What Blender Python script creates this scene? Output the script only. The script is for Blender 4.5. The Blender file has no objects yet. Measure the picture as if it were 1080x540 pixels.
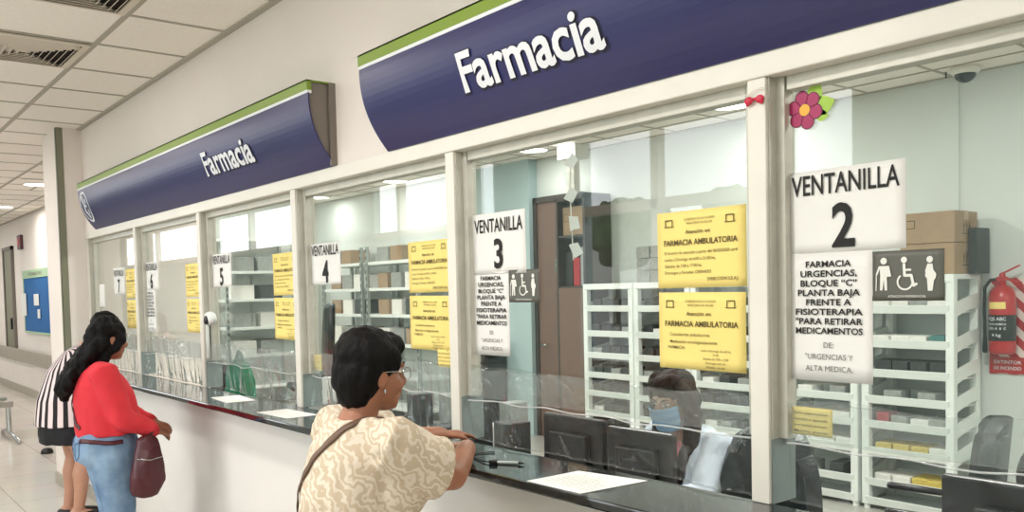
import bpy, bmesh, math, random
from mathutils import Vector, Matrix, noise
from mathutils.bvhtree import BVHTree
random.seed(7)
SC = bpy.context.scene
COL = SC.collection
PI = math.pi

# ---------------------------------------------------------------- camera, sky, exposure
CAM = bpy.data.cameras.new('camera'); cam = bpy.data.objects.new('camera', CAM); COL.objects.link(cam)
CAM.sensor_fit = 'HORIZONTAL'; CAM.sensor_width = 36.0
CAM.lens = 916.08 / 1080 * 36.0
CAM.shift_y = (344.41 - 270) / 1080
CAM.clip_start = 0.05; CAM.clip_end = 300
_y, _p, _r = math.radians(38.8875), math.radians(-2.4433), math.radians(-1.3132)
_fw = Vector((-math.cos(_y), math.sin(_y), 0)); _rt = Vector((math.sin(_y), math.cos(_y), 0)); _up = Vector((0, 0, 1))
_F = _fw * math.cos(_p) + _up * math.sin(_p); _u = _up * math.cos(_p) - _fw * math.sin(_p)
_R = _rt * math.cos(_r) + _u * math.sin(_r); _U = _u * math.cos(_r) - _rt * math.sin(_r)
cam.matrix_world = Matrix(((_R.x, _U.x, -_F.x, 0), (_R.y, _U.y, -_F.y, 0), (_R.z, _U.z, -_F.z, 1.6), (0, 0, 0, 1)))
SC.camera = cam

W = bpy.data.worlds.new('sky'); SC.world = W; W.use_nodes = True
_bg = W.node_tree.nodes['Background']; _bg.inputs[0].default_value = (0.93, 0.97, 1.0, 1); _bg.inputs[1].default_value = 5.2
SC.view_settings.view_transform = 'Standard'; SC.view_settings.look = 'None'
SC.view_settings.gamma = 1.0; SC.view_settings.use_curve_mapping = False
SC.view_settings.exposure = -0.08
SC.cycles.transparent_max_bounces = 32
SC.cycles.max_bounces = 8; SC.cycles.diffuse_bounces = 5; SC.cycles.glossy_bounces = 5
SC.cycles.caustics_reflective = False; SC.cycles.caustics_refractive = False
SC.cycles.sample_clamp_indirect = 4.0
HALL_LAMP, OFFICE_LAMP = 22.0, 60.0

# ---------------------------------------------------------------- materials
def mat(name, col, rough=0.5, metal=0.0, var=0.0, scale=8.0, bump=0.0, bscale=60.0, spec=0.5, coat=0.0, emit=None):
    m = bpy.data.materials.new(name); m.use_nodes = True
    nt = m.node_tree; b = nt.nodes['Principled BSDF']
    b.inputs['Base Color'].default_value = (*col, 1); b.inputs['Roughness'].default_value = rough
    b.inputs['Metallic'].default_value = metal; b.inputs['Specular IOR Level'].default_value = spec
    b.inputs['Coat Weight'].default_value = coat
    tc = nt.nodes.new('ShaderNodeTexCoord')
    if var > 0:
        n = nt.nodes.new('ShaderNodeTexNoise'); n.inputs['Scale'].default_value = scale; n.inputs['Detail'].default_value = 4
        nt.links.new(tc.outputs['Object'], n.inputs['Vector'])
        r = nt.nodes.new('ShaderNodeValToRGB')
        r.color_ramp.elements[0].position = 0.3; r.color_ramp.elements[1].position = 0.7
        r.color_ramp.elements[0].color = (*[c * (1 - var) for c in col], 1)
        r.color_ramp.elements[1].color = (*[min(1, c * (1 + var)) for c in col], 1)
        nt.links.new(n.outputs['Fac'], r.inputs['Fac']); nt.links.new(r.outputs['Color'], b.inputs['Base Color'])
    if bump > 0:
        n2 = nt.nodes.new('ShaderNodeTexNoise'); n2.inputs['Scale'].default_value = bscale; n2.inputs['Detail'].default_value = 3
        nt.links.new(tc.outputs['Object'], n2.inputs['Vector'])
        bp = nt.nodes.new('ShaderNodeBump'); bp.inputs['Strength'].default_value = bump; bp.inputs['Distance'].default_value = 0.01
        nt.links.new(n2.outputs['Fac'], bp.inputs['Height']); nt.links.new(bp.outputs['Normal'], b.inputs['Normal'])
    if emit:
        b.inputs['Emission Color'].default_value = (*col, 1); b.inputs['Emission Strength'].default_value = emit
    return m

def srgb(r, g, b):
    f = lambda c: (c / 255 / 12.92) if c / 255 <= 0.04045 else ((c / 255 + 0.055) / 1.055) ** 2.4
    return (f(r), f(g), f(b))

def clear_mat(name, tint, base, gain, power, rough, bump=0.0, bscale=30, haze=0.0):
    """thin clear sheet: straight-through transparency plus a view-angle dependent mirror"""
    m = bpy.data.materials.new(name); m.use_nodes = True; nt = m.node_tree
    for n in list(nt.nodes): nt.nodes.remove(n)
    out = nt.nodes.new('ShaderNodeOutputMaterial'); mix = nt.nodes.new('ShaderNodeMixShader')
    tr = nt.nodes.new('ShaderNodeBsdfTransparent'); tr.inputs[0].default_value = (*tint, 1)
    gl = nt.nodes.new('ShaderNodeBsdfGlossy'); gl.inputs['Roughness'].default_value = rough
    lw = nt.nodes.new('ShaderNodeLayerWeight'); lw.inputs['Blend'].default_value = 0.5
    pw = nt.nodes.new('ShaderNodeMath'); pw.operation = 'POWER'; pw.inputs[1].default_value = power
    ml = nt.nodes.new('ShaderNodeMath'); ml.operation = 'MULTIPLY_ADD'; ml.inputs[1].default_value = gain; ml.inputs[2].default_value = base
    nt.links.new(lw.outputs['Facing'], pw.inputs[0]); nt.links.new(pw.outputs[0], ml.inputs[0]); nt.links.new(ml.outputs[0], mix.inputs[0])
    nt.links.new(tr.outputs[0], mix.inputs[1]); nt.links.new(gl.outputs[0], mix.inputs[2])
    last = mix
    if haze > 0:
        df = nt.nodes.new('ShaderNodeBsdfDiffuse'); df.inputs[0].default_value = (0.85, 0.87, 0.86, 1)
        m2 = nt.nodes.new('ShaderNodeMixShader'); m2.inputs[0].default_value = haze
        nt.links.new(mix.outputs[0], m2.inputs[1]); nt.links.new(df.outputs[0], m2.inputs[2]); last = m2
    if bump > 0:
        tc = nt.nodes.new('ShaderNodeTexCoord'); n2 = nt.nodes.new('ShaderNodeTexNoise'); n2.inputs['Scale'].default_value = bscale
        bp = nt.nodes.new('ShaderNodeBump'); bp.inputs['Strength'].default_value = bump; bp.inputs['Distance'].default_value = 0.02
        nt.links.new(tc.outputs['Object'], n2.inputs['Vector']); nt.links.new(n2.outputs['Fac'], bp.inputs['Height'])
        nt.links.new(bp.outputs['Normal'], gl.inputs['Normal'])
    nt.links.new(last.outputs[0], out.inputs[0])
    return m

M = {}
M['wall'] = mat('wall_paint', srgb(232, 223, 216), 0.75, var=0.02, scale=2, bump=0.05, bscale=120)
M['lower'] = mat('lower_wall_paint', srgb(222, 218, 213), 0.6, var=0.02, scale=3)
M['office_wall'] = mat('office_wall_paint', srgb(214, 221, 217), 0.7, var=0.02, scale=2)
M['teal_wall'] = mat('pale_teal_paint', srgb(165, 188, 190), 0.6, var=0.03, scale=2)
M['ceiling'] = mat('ceiling_tile', srgb(243, 237, 229), 0.9, var=0.03, scale=40, bump=0.15, bscale=150)
M['tbar'] = mat('ceiling_rail', srgb(172, 165, 153), 0.6)
M['trim'] = mat('white_enamel', srgb(226, 222, 211), 0.4, var=0.03, scale=5)
M['alu'] = mat('aluminium', srgb(196, 194, 182), 0.45, metal=0.25, var=0.05, scale=20)
M['alu_dark'] = mat('grey_reveal', srgb(134, 148, 146), 0.5, metal=0.2, var=0.06, scale=12)
M['guard'] = mat('corner_guard', srgb(128, 128, 108), 0.5)
M['granite'] = mat('black_granite', srgb(16, 22, 24), 0.08, var=0.5, scale=300, coat=0.3)
M['base'] = mat('grey_skirting', srgb(168, 160, 148), 0.4, var=0.06, scale=10)
M['glass'] = clear_mat('window_glass', (0.945, 0.968, 0.957), 0.05, 0.55, 3.4, 0.0)
M['film'] = clear_mat('clear_plastic_film', (0.95, 0.965, 0.96), 0.012, 0.42, 2.6, 0.045, bump=0.5, bscale=14, haze=0.012)
M['tape'] = clear_mat('clear_tape_band', (0.95, 0.965, 0.96), 0.02, 0.4, 2.4, 0.12, bump=0.5, bscale=40, haze=0.085)
M['hem'] = clear_mat('folded_film_hem', (0.95, 0.96, 0.955), 0.05, 0.5, 2.0, 0.1, haze=0.34)
M['navy'] = mat('navy_sign_face', srgb(42, 42, 92), 0.35, var=0.04, scale=1.5)
M['green'] = mat('green_sign_band', srgb(125, 150, 52), 0.45)
M['signwhite'] = mat('sign_white', srgb(232, 234, 238), 0.45)
M['signgrey'] = mat('sign_end_grey', srgb(120, 112, 104), 0.5)
M['outline'] = mat('letter_dark_edge', srgb(26, 24, 48), 0.5)  # the letters' own dark outline colour
M['paper'] = mat('white_paper', srgb(234, 233, 229), 0.8, var=0.015, scale=6)
M['yellow'] = mat('yellow_paper', srgb(244, 221, 132), 0.8, var=0.02, scale=6)
M['ink'] = mat('black_ink', srgb(24, 22, 20), 0.7)
M['greyink'] = mat('grey_ink', srgb(120, 118, 112), 0.7)
M['brownink'] = mat('dark_olive_ink', srgb(86, 74, 36), 0.7)
M['olive'] = mat('grey_olive_plaque', srgb(92, 92, 84), 0.5)
M['picwhite'] = mat('pictogram_white', srgb(230, 230, 222), 0.5)
M['magenta'] = mat('magenta_decal', srgb(166, 38, 92), 0.5)
M['maroon'] = mat('maroon_decal_edge', srgb(96, 22, 52), 0.5)
M['leaf'] = mat('lime_decal', srgb(160, 196, 66), 0.5)
M['orange'] = mat('orange_decal', srgb(240, 178, 60), 0.5)
M['bow'] = mat('red_ribbon', srgb(200, 36, 66), 0.5)
M['plastic'] = mat('white_shelf_plastic', srgb(226, 232, 228), 0.4, var=0.02, scale=5)
M['darkbox'] = mat('dark_grey_pack', srgb(46, 50, 49), 0.6, var=0.35, scale=25)
M['greybox'] = mat('grey_pack', srgb(150, 154, 150), 0.6, var=0.15, scale=25)
M['whitebox'] = mat('white_carton', srgb(228, 228, 222), 0.6, var=0.05, scale=25)
M['yellowbox'] = mat('yellow_carton', srgb(206, 186, 90), 0.6, var=0.2, scale=40)
M['redbox'] = mat('red_carton', srgb(168, 44, 52), 0.6, var=0.1, scale=30)
M['tealbox'] = mat('teal_carton', srgb(70, 120, 116), 0.6, var=0.1, scale=30)
M['card'] = mat('cardboard', srgb(158, 134, 106), 0.8, var=0.06, scale=12)
M['black'] = mat('black_plastic', srgb(16, 18, 20), 0.35, var=0.1, scale=20)
M['leather'] = mat('black_teal_leather', srgb(24, 34, 36), 0.35, bump=0.2, bscale=90)
M['chrome'] = mat('chrome', srgb(190, 192, 190), 0.2, metal=0.9)
M['steel'] = mat('grey_steel', srgb(160, 168, 164), 0.4, metal=0.3)
M['wood'] = mat('brown_door_wood', srgb(104, 80, 68), 0.5, var=0.1, scale=6)
M['darkwood'] = mat('dark_wood', srgb(52, 44, 38), 0.5, var=0.15, scale=8)
M['desk'] = mat('grey_desk', srgb(150, 156, 152), 0.5)
M['red'] = mat('extinguisher_red', srgb(176, 30, 34), 0.3)
M['lamp'] = mat('lamp_diffuser', (1, 0.98, 0.94), 0.5, emit=6.0)
M['lampring'] = mat('lamp_ring', srgb(235, 233, 226), 0.4)
M['vent'] = mat('vent_metal', srgb(214, 204, 190), 0.5)
M['ventdark'] = mat('vent_inside', srgb(34, 26, 20), 0.9)
M['blue'] = mat('blue_felt', srgb(30, 98, 160), 0.9, var=0.05, scale=30)
M['palegreen'] = mat('pale_green_strip', srgb(168, 196, 160), 0.6)
M['curtain'] = mat('pale_teal_fabric', srgb(196, 214, 208), 0.85, var=0.04, scale=6)
M['greencloth'] = mat('green_cloth', srgb(0, 110, 76), 0.85, var=0.15, scale=15)
M['skin'] = mat('skin_tan', srgb(156, 104, 78), 0.5, var=0.06, scale=14)
M['skin_leg'] = mat('skin_legs', srgb(190, 142, 118), 0.5, var=0.06, scale=10)
M['skin_fair'] = mat('skin_fair', srgb(200, 160, 138), 0.5, var=0.05, scale=14)
M['lips'] = mat('lip', srgb(140, 76, 66), 0.45)
M['eye'] = mat('eye_white', srgb(225, 222, 215), 0.2)
M['iris'] = mat('iris_dark', srgb(30, 20, 16), 0.15)
def hair_mat(name, c):
    m = mat(name, c, 0.62, spec=0.15); nt = m.node_tree; b = nt.nodes['Principled BSDF']
    tc = nt.nodes.new('ShaderNodeTexCoord'); mp = nt.nodes.new('ShaderNodeMapping'); mp.inputs['Scale'].default_value = (120, 120, 14)
    n = nt.nodes.new('ShaderNodeTexNoise'); n.inputs['Scale'].default_value = 1.0; n.inputs['Detail'].default_value = 3
    bp = nt.nodes.new('ShaderNodeBump'); bp.inputs['Strength'].default_value = 0.35; bp.inputs['Distance'].default_value = 0.01
    nt.links.new(tc.outputs['Object'], mp.inputs[0]); nt.links.new(mp.outputs[0], n.inputs['Vector'])
    nt.links.new(n.outputs['Fac'], bp.inputs['Height']); nt.links.new(bp.outputs['Normal'], b.inputs['Normal'])
    return m
M['hair'] = hair_mat('black_hair', srgb(9, 7, 7))
M['hair_brown'] = hair_mat('dark_brown_hair', srgb(40, 32, 30))
M['red_knit'] = mat('red_knit', srgb(204, 46, 56), 0.9, var=0.06, scale=12, bump=0.15, bscale=220)
M['burgundy'] = mat('burgundy_leather', srgb(74, 24, 32), 0.4, var=0.1, scale=12)
M['brown_strap'] = mat('brown_strap', srgb(98, 74, 58), 0.55, var=0.1, scale=30)
M['blackcloth'] = mat('black_cloth', srgb(24, 24, 28), 0.8, var=0.1, scale=20)
M['coat'] = mat('white_blue_coat', srgb(206, 218, 232), 0.8, var=0.03, scale=8)
M['pink'] = mat('pink_top', srgb(200, 112, 130), 0.8, var=0.05, scale=12)
M['mask'] = mat('blue_mask', srgb(142, 184, 222), 0.8, var=0.05, scale=30)
M['sandal'] = mat('black_shoe', srgb(20, 20, 22), 0.5)

def denim():
    m = mat('blue_denim', srgb(112, 140, 166), 0.85, bump=0.15, bscale=300); nt = m.node_tree; b = nt.nodes['Principled BSDF']
    tc = nt.nodes.new('ShaderNodeTexCoord'); n = nt.nodes.new('ShaderNodeTexNoise'); n.inputs['Scale'].default_value = 7; n.inputs['Detail'].default_value = 6
    r = nt.nodes.new('ShaderNodeValToRGB'); r.color_ramp.elements[0].position = 0.3; r.color_ramp.elements[1].position = 0.72
    r.color_ramp.elements[0].color = (*srgb(74, 104, 138), 1); r.color_ramp.elements[1].color = (*srgb(138, 164, 188), 1)
    nt.links.new(tc.outputs['Object'], n.inputs['Vector']); nt.links.new(n.outputs['Fac'], r.inputs[0]); nt.links.new(r.outputs[0], b.inputs['Base Color'])
    return m
M['denim'] = denim()

def leaf_print():
    m = mat('cream_leaf_print', srgb(214, 202, 182), 0.85, bump=0.1, bscale=200); nt = m.node_tree; b = nt.nodes['Principled BSDF']
    tc = nt.nodes.new('ShaderNodeTexCoord')
    wv = nt.nodes.new('ShaderNodeTexWave'); wv.wave_type = 'BANDS'; wv.bands_direction = 'DIAGONAL'
    wv.inputs['Scale'].default_value = 14.0; wv.inputs['Distortion'].default_value = 13.0; wv.inputs['Detail'].default_value = 2.0; wv.inputs['Detail Scale'].default_value = 1.55
    r = nt.nodes.new('ShaderNodeValToRGB'); r.color_ramp.interpolation = 'LINEAR'
    e = r.color_ramp.elements; e[0].position = 0.35; e[0].color = (*srgb(190, 173, 149), 1); e[1].position = 0.75; e[1].color = (*srgb(212, 200, 182), 1)
    nt.links.new(tc.outputs['Object'], wv.inputs['Vector']); nt.links.new(wv.outputs['Fac'], r.inputs[0]); nt.links.new(r.outputs[0], b.inputs['Base Color'])
    return m
M['leafprint'] = leaf_print()

def stripes():
    m = mat('white_black_stripes', srgb(230, 220, 220), 0.85); nt = m.node_tree; b = nt.nodes['Principled BSDF']
    tc = nt.nodes.new('ShaderNodeTexCoord'); sp = nt.nodes.new('ShaderNodeSeparateXYZ'); nt.links.new(tc.outputs['Object'], sp.inputs[0])
    at = nt.nodes.new('ShaderNodeMath'); at.operation = 'ARCTAN2'; nt.links.new(sp.outputs['X'], at.inputs[0]); nt.links.new(sp.outputs['Y'], at.inputs[1])
    sn = nt.nodes.new('ShaderNodeMath'); sn.operation = 'MULTIPLY'; sn.inputs[1].default_value = 22.0; nt.links.new(at.outputs[0], sn.inputs[0])
    s2 = nt.nodes.new('ShaderNodeMath'); s2.operation = 'SINE'; nt.links.new(sn.outputs[0], s2.inputs[0])
    r = nt.nodes.new('ShaderNodeValToRGB'); e = r.color_ramp.elements
    e[0].position = 0.5; e[0].color = (*srgb(232, 214, 214), 1); e[1].position = 0.62; e[1].color = (*srgb(34, 30, 34), 1)
    mr = nt.nodes.new('ShaderNodeMapRange'); mr.inputs[1].default_value = -1; mr.inputs[2].default_value = 1
    nt.links.new(s2.outputs[0], mr.inputs[0]); nt.links.new(mr.outputs[0], r.inputs[0]); nt.links.new(r.outputs[0], b.inputs['Base Color'])
    return m
M['stripes'] = stripes()

def hazard():
    m = mat('red_white_diagonals', srgb(200, 40, 44), 0.5); nt = m.node_tree; b = nt.nodes['Principled BSDF']
    tc = nt.nodes.new('ShaderNodeTexCoord'); wv = nt.nodes.new('ShaderNodeTexWave'); wv.bands_direction = 'DIAGONAL'
    wv.inputs['Scale'].default_value = 5.0; mp = nt.nodes.new('ShaderNodeMapping'); mp.inputs['Scale'].default_value = (1, 0, 1)
    r = nt.nodes.new('ShaderNodeValToRGB'); r.color_ramp.interpolation = 'CONSTANT'; e = r.color_ramp.elements
    e[0].color = (*srgb(176, 34, 40), 1); e[1].position = 0.5; e[1].color = (*srgb(226, 214, 208), 1)
    nt.links.new(tc.outputs['Object'], mp.inputs[0]); nt.links.new(mp.outputs[0], wv.inputs['Vector'])
    nt.links.new(wv.outputs['Fac'], r.inputs[0]); nt.links.new(r.outputs[0], b.inputs['Base Color'])
    return m
M['hazard'] = hazard()

def floor_mat():
    m = mat('polished_beige_floor_tile', srgb(206, 198, 188), 0.18); nt = m.node_tree; b = nt.nodes['Principled BSDF']
    tc = nt.nodes.new('ShaderNodeTexCoord'); br = nt.nodes.new('ShaderNodeTexBrick'); br.offset = 0.0; br.squash = 1.0
    br.inputs['Scale'].default_value = 1.0; br.inputs['Brick Width'].default_value = 0.6; br.inputs['Row Height'].default_value = 0.6
    br.inputs['Mortar Size'].default_value = 0.004; br.inputs['Color1'].default_value = (*srgb(222, 214, 204), 1)
    br.inputs['Color2'].default_value = (*srgb(217, 209, 199), 1); br.inputs['Mortar'].default_value = (*srgb(170, 160, 148), 1)
    nt.links.new(tc.outputs['Object'], br.inputs['Vector'])
    n = nt.nodes.new('ShaderNodeTexNoise'); n.inputs['Scale'].default_value = 2.0; n.inputs['Detail'].default_value = 6
    nt.links.new(tc.outputs['Object'], n.inputs['Vector'])
    mx = nt.nodes.new('ShaderNodeMixRGB'); mx.blend_type = 'MULTIPLY'; mx.inputs[0].default_value = 0.18
    nt.links.new(br.outputs['Color'], mx.inputs[1]); nt.links.new(n.outputs['Color'], mx.inputs[2]); nt.links.new(mx.outputs[0], b.inputs['Base Color'])
    return m
M['floor'] = floor_mat()
M['ofloor'] = mat('office_floor', srgb(172, 172, 164), 0.2, var=0.04, scale=3)
M['asphalt'] = mat('asphalt', srgb(140, 138, 134), 0.9, var=0.1, scale=2)
M['foliage'] = mat('tree_foliage', srgb(70, 96, 62), 0.9, var=0.4, scale=3)
M['bark'] = mat('tree_bark', srgb(84, 70, 58), 0.9)
M['facade'] = mat('far_building_wall', srgb(196, 196, 190), 0.8, var=0.05, scale=1)

# ---------------------------------------------------------------- helpers
def tag(o, label=None, cat=None, group=None, kind=None):
    if label: o['label'] = label
    if cat: o['category'] = cat
    if group: o['group'] = group
    if kind: o['kind'] = kind
    return o

def empty(name, loc=(0, 0, 0), rz=0.0):
    o = bpy.data.objects.new(name, None); COL.objects.link(o)
    o.location = loc; o.rotation_euler = (0, 0, rz); o.empty_display_size = 0.05
    return o

def link_mesh(name, me, m=None, parent=None, smooth=False, bevel=0.0, loc=None, rz=None):
    o = bpy.data.objects.new(name, me); COL.objects.link(o)
    if m is not None and not me.materials: me.materials.append(m)
    if smooth:
        for p in me.polygons: p.use_smooth = True
    if parent is not None: o.parent = parent
    if loc is not None: o.location = loc
    if rz is not None: o.rotation_euler = (0, 0, rz)
    if bevel > 0:
        b = o.modifiers.new('bevel', 'BEVEL'); b.width = bevel; b.segments = 2; b.limit_method = 'ANGLE'
    return o

class MB:
    def __init__(s): s.v = []; s.f = []
    def box(s, x0, x1, y0, y1, z0, z1, T=None):
        i = len(s.v)
        P = [(x0, y0, z0), (x1, y0, z0), (x1, y1, z0), (x0, y1, z0), (x0, y0, z1), (x1, y0, z1), (x1, y1, z1), (x0, y1, z1)]
        s.v += [tuple(T @ Vector(p)) if T else p for p in P]
        s.f += [tuple(i + k for k in q) for q in ((0, 3, 2, 1), (4, 5, 6, 7), (0, 1, 5, 4), (1, 2, 6, 5), (2, 3, 7, 6), (3, 0, 4, 7))]
        return s
    def prism(s, pts, axis, a0, a1):
        """closed outline pts (2D) extruded along axis ('x': pts=(y,z); 'y': pts=(x,z); 'z': pts=(x,y))"""
        def P(p, a): return {'x': (a, p[0], p[1]), 'y': (p[0], a, p[1]), 'z': (p[0], p[1], a)}[axis]
        i = len(s.v); n = len(pts)
        s.v += [P(p, a0) for p in pts] + [P(p, a1) for p in pts]
        s.f += [tuple(range(i, i + n))[::-1], tuple(range(i + n, i + 2 * n))]
        s.f += [(i + k, i + (k + 1) % n, i + n + (k + 1) % n, i + n + k) for k in range(n)]
        return s
    def tube(s, pts, r, n=10, caps=True, side=None):
        """swept tube; r: number, list, or list of (a,b); rounded ends"""
        pts = [Vector(p) for p in pts]
        if not isinstance(r, (list, tuple)): r = [r] * len(pts)
        r = [(q, q) if not isinstance(q, (list, tuple)) else q for q in r]
        def tan(k):
            a = pts[max(k - 1, 0)]; b = pts[min(k + 1, len(pts) - 1)]
            t = b - a
            return t.normalized() if t.length > 1e-9 else Vector((0, 0, 1))
        if side is None:
            t0 = tan(0); sv = Vector((1, 0, 0)) if abs(t0.x) < 0.8 else Vector((0, 1, 0))
        else: sv = Vector(side)
        rings = []
        for k, p in enumerate(pts):
            t = tan(k)
            u = sv - t * sv.dot(t)
            if u.length < 1e-6: u = t.orthogonal()
            u.normalize()
            if side is None: sv = u
            w = t.cross(u)
            rings.append((p, t, u, w, r[k]))
        full = []
        if caps:
            p, t, u, w, (a, b) = rings[0]; c = min(a, b)
            for q in (1.35, 0.8):
                h = math.sin(q); rr = math.cos(q); full.append((p - t * c * h, u, w, a * rr, b * rr))
        for p, t, u, w, (a, b) in rings: full.append((p, u, w, a, b))
        if caps:
            p, t, u, w, (a, b) = rings[-1]; c = min(a, b)
            for q in (0.8, 1.35):
                h = math.sin(q); rr = math.cos(q); full.append((p + t * c * h, u, w, a * rr, b * rr))
        base = len(s.v)
        for p, u, w, a, b in full:
            for k in range(n):
                th = 2 * PI * k / n; s.v.append(tuple(p + u * (a * math.cos(th)) + w * (b * math.sin(th))))
        for j in range(len(full) - 1):
            for k in range(n):
                s.f.append((base + j * n + k, base + j * n + (k + 1) % n, base + (j + 1) * n + (k + 1) % n, base + (j + 1) * n + k))
        s.f.append(tuple(base + k for k in range(n))[::-1])
        e = base + (len(full) - 1) * n; s.f.append(tuple(e + k for k in range(n)))
        return s
    def ell(s, c, r, rot=None, nu=20, nv=12):
        base = len(s.v); c = Vector(c); Rm = rot if rot is not None else Matrix.Identity(3)
        for j in range(1, nv):
            ph = PI * j / nv
            for k in range(nu):
                th = 2 * PI * k / nu
                s.v.append(tuple(c + Rm @ Vector((r[0] * math.sin(ph) * math.cos(th), r[1] * math.sin(ph) * math.sin(th), r[2] * math.cos(ph)))))
        t = len(s.v); s.v.append(tuple(c + Rm @ Vector((0, 0, r[2])))); s.v.append(tuple(c + Rm @ Vector((0, 0, -r[2]))))
        for j in range(nv - 2):
            for k in range(nu):
                s.f.append((base + j * nu + k, base + (j + 1) * nu + k, base + (j + 1) * nu + (k + 1) % nu, base + j * nu + (k + 1) % nu))
        for k in range(nu):
            s.f.append((t, base + k, base + (k + 1) % nu)); e = base + (nv - 2) * nu
            s.f.append((t + 1, e + (k + 1) % nu, e + k))
        return s
    def lathe(s, prof, c=(0, 0, 0), n=24, axis='z'):
        """prof: list of (radius, height); closed at ends"""
        base = len(s.v); c = Vector(c)
        for (r, h) in prof:
            for k in range(n):
                th = 2 * PI * k / n; a, b = r * math.cos(th), r * math.sin(th)
                P = {'z': (a, b, h), 'y': (a, h, b), 'x': (h, a, b)}[axis]
                s.v.append(tuple(c + Vector(P)))
        for j in range(len(prof) - 1):
            for k in range(n):
                s.f.append((base + j * n + k, base + j * n + (k + 1) % n, base + (j + 1) * n + (k + 1) % n, base + (j + 1) * n + k))
        s.f.append(tuple(base + k for k in range(n))[::-1])
        e = base + (len(prof) - 1) * n; s.f.append(tuple(e + k for k in range(n)))
        return s
    def grid(s, fn, nu, nv, close=False):
        b = len(s.v)
        for j in range(nv + 1):
            for i in range(nu + 1): s.v.append(tuple(fn(i / nu, j / nv)))
        for j in range(nv):
            for i in range(nu):
                a = b + j * (nu + 1) + i; s.f.append((a, a + 1, a + nu + 2, a + nu + 1))
        return s
    def mesh(s, name, fix=True):
        me = bpy.data.meshes.new(name); me.from_pydata(s.v, [], s.f); me.update()
        if fix:
            bm = bmesh.new(); bm.from_mesh(me); bmesh.ops.recalc_face_normals(bm, faces=bm.faces); bm.to_mesh(me); bm.free()
        return me
    def build(s, name, m, parent=None, smooth=False, bevel=0.0, loc=None, rz=None):
        return link_mesh(name, s.mesh(name), m, parent, smooth, bevel, loc, rz)

def structure(name, mb, m, parent=None, bevel=0.0):
    o = mb.build(name, m, parent, bevel=bevel)
    if parent is None: o['kind'] = 'structure'
    return o

def blob(name, mb, m, parent=None, voxel=0.006, smooth=6, wrinkle=None, loc=None):
    """one continuous surface grown round all the closed pieces of mb"""
    me = mb.mesh(name)
    o = bpy.data.objects.new(name, me); COL.objects.link(o)
    r = o.modifiers.new('remesh', 'REMESH'); r.mode = 'VOXEL'; r.voxel_size = voxel; r.adaptivity = 0
    sm = o.modifiers.new('smooth', 'SMOOTH'); sm.factor = 0.5; sm.iterations = smooth
    bpy.context.view_layer.update()
    dg = bpy.context.evaluated_depsgraph_get()
    out = bpy.data.meshes.new_from_object(o.evaluated_get(dg)); out.name = name
    bpy.data.objects.remove(o); bpy.data.meshes.remove(me)
    if wrinkle:
        nv = [Vector(v.normal) for v in out.vertices]
        for v, n in zip(out.vertices, nv): v.co = v.co + n * wrinkle(v.co)
    out.materials.clear()
    return link_mesh(name, out, m, parent, True, loc=loc)

def copy_tree(o, parent=None):
    c = o.copy(); COL.objects.link(c)
    if parent is not None: c.parent = parent
    for ch in [q for q in o.children]: copy_tree(ch, c)
    return c

# ---- lettering: strings turned into flat mesh in (u, v) coordinates
_cache = {}
def glyphs(s, bold=0.0):
    key = (s, bold)
    if key in _cache: return _cache[key]
    c = bpy.data.curves.new('t', 'FONT'); c.body = s; c.size = 1.0; c.offset = bold; c.resolution_u = 3; c.fill_mode = 'FRONT'
    o = bpy.data.objects.new('t', c); COL.objects.link(o)
    bpy.context.view_layer.update()
    me = bpy.data.meshes.new_from_object(o.evaluated_get(bpy.context.evaluated_depsgraph_get()))
    V = [(v.co.x, v.co.y) for v in me.vertices]; Fc = [tuple(p.vertices) for p in me.polygons]
    bpy.data.objects.remove(o); bpy.data.curves.remove(c); bpy.data.meshes.remove(me)
    _cache[key] = (V, Fc); return V, Fc

def put_text(mb, s, u, v, h, w=None, bold=0.0, align='c', P=None, cap=0.70, squeeze=None):
    """baseline at v, capital height h; width w forces the line's width; P maps (u, v) to a point"""
    V, Fc = glyphs(s, bold)
    if not V: return
    x0 = min(p[0] for p in V); x1 = max(p[0] for p in V)
    ky = h / cap; kx = ky
    if w: kx = w / (x1 - x0)
    if squeeze: kx = ky * squeeze
    wd = (x1 - x0) * kx
    off = {'c': u - wd / 2, 'l': u, 'r': u - wd}[align]
    b = len(mb.v)
    for p in V: mb.v.append(P(off + (p[0] - x0) * kx, v + p[1] * ky))
    mb.f += [tuple(b + k for k in q) for q in Fc]

def flat(u, v): return (u, -0.0009, v)
def disc(mb, u, v, r, P=flat, n=20, ry=None):
    b = len(mb.v); ry = ry or r
    for k in range(n): mb.v.append(P(u + r * math.cos(2 * PI * k / n), v + ry * math.sin(2 * PI * k / n)))
    mb.f.append(tuple(range(b, b + n)))
def stroke(mb, pts, w, P=flat):
    for (a, b) in zip(pts, pts[1:]):
        d = Vector(b) - Vector(a)
        if d.length < 1e-9: continue
        n = Vector((-d.y, d.x)).normalized() * (w / 2); i = len(mb.v)
        for q in (Vector(a) + n, Vector(a) - n, Vector(b) - n, Vector(b) + n): mb.v.append(P(q.x, q.y))
        mb.f.append((i, i + 1, i + 2, i + 3))
    for p in pts: disc(mb, p[0], p[1], w / 2, P, 10)
def poly(mb, pts, P=flat):
    i = len(mb.v); mb.v += [P(*p) for p in pts]; mb.f.append(tuple(range(i, i + len(pts))))
def raw(mb, name):
    me = bpy.data.meshes.new(name); me.from_pydata(mb.v, [], mb.f); me.update(); return me

# ---------------------------------------------------------------- the setting
WY = 1.80                       # the counter wall's face; the hall lies at y < WY, the pharmacy behind it
POST = [-6.437 + 1.2977 * k for k in range(7)]     # right-hand edges of the posts
POST_W = 0.052
ZC = 1.06                       # counter top
CEIL = 3.0
BACK = 6.2

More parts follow.
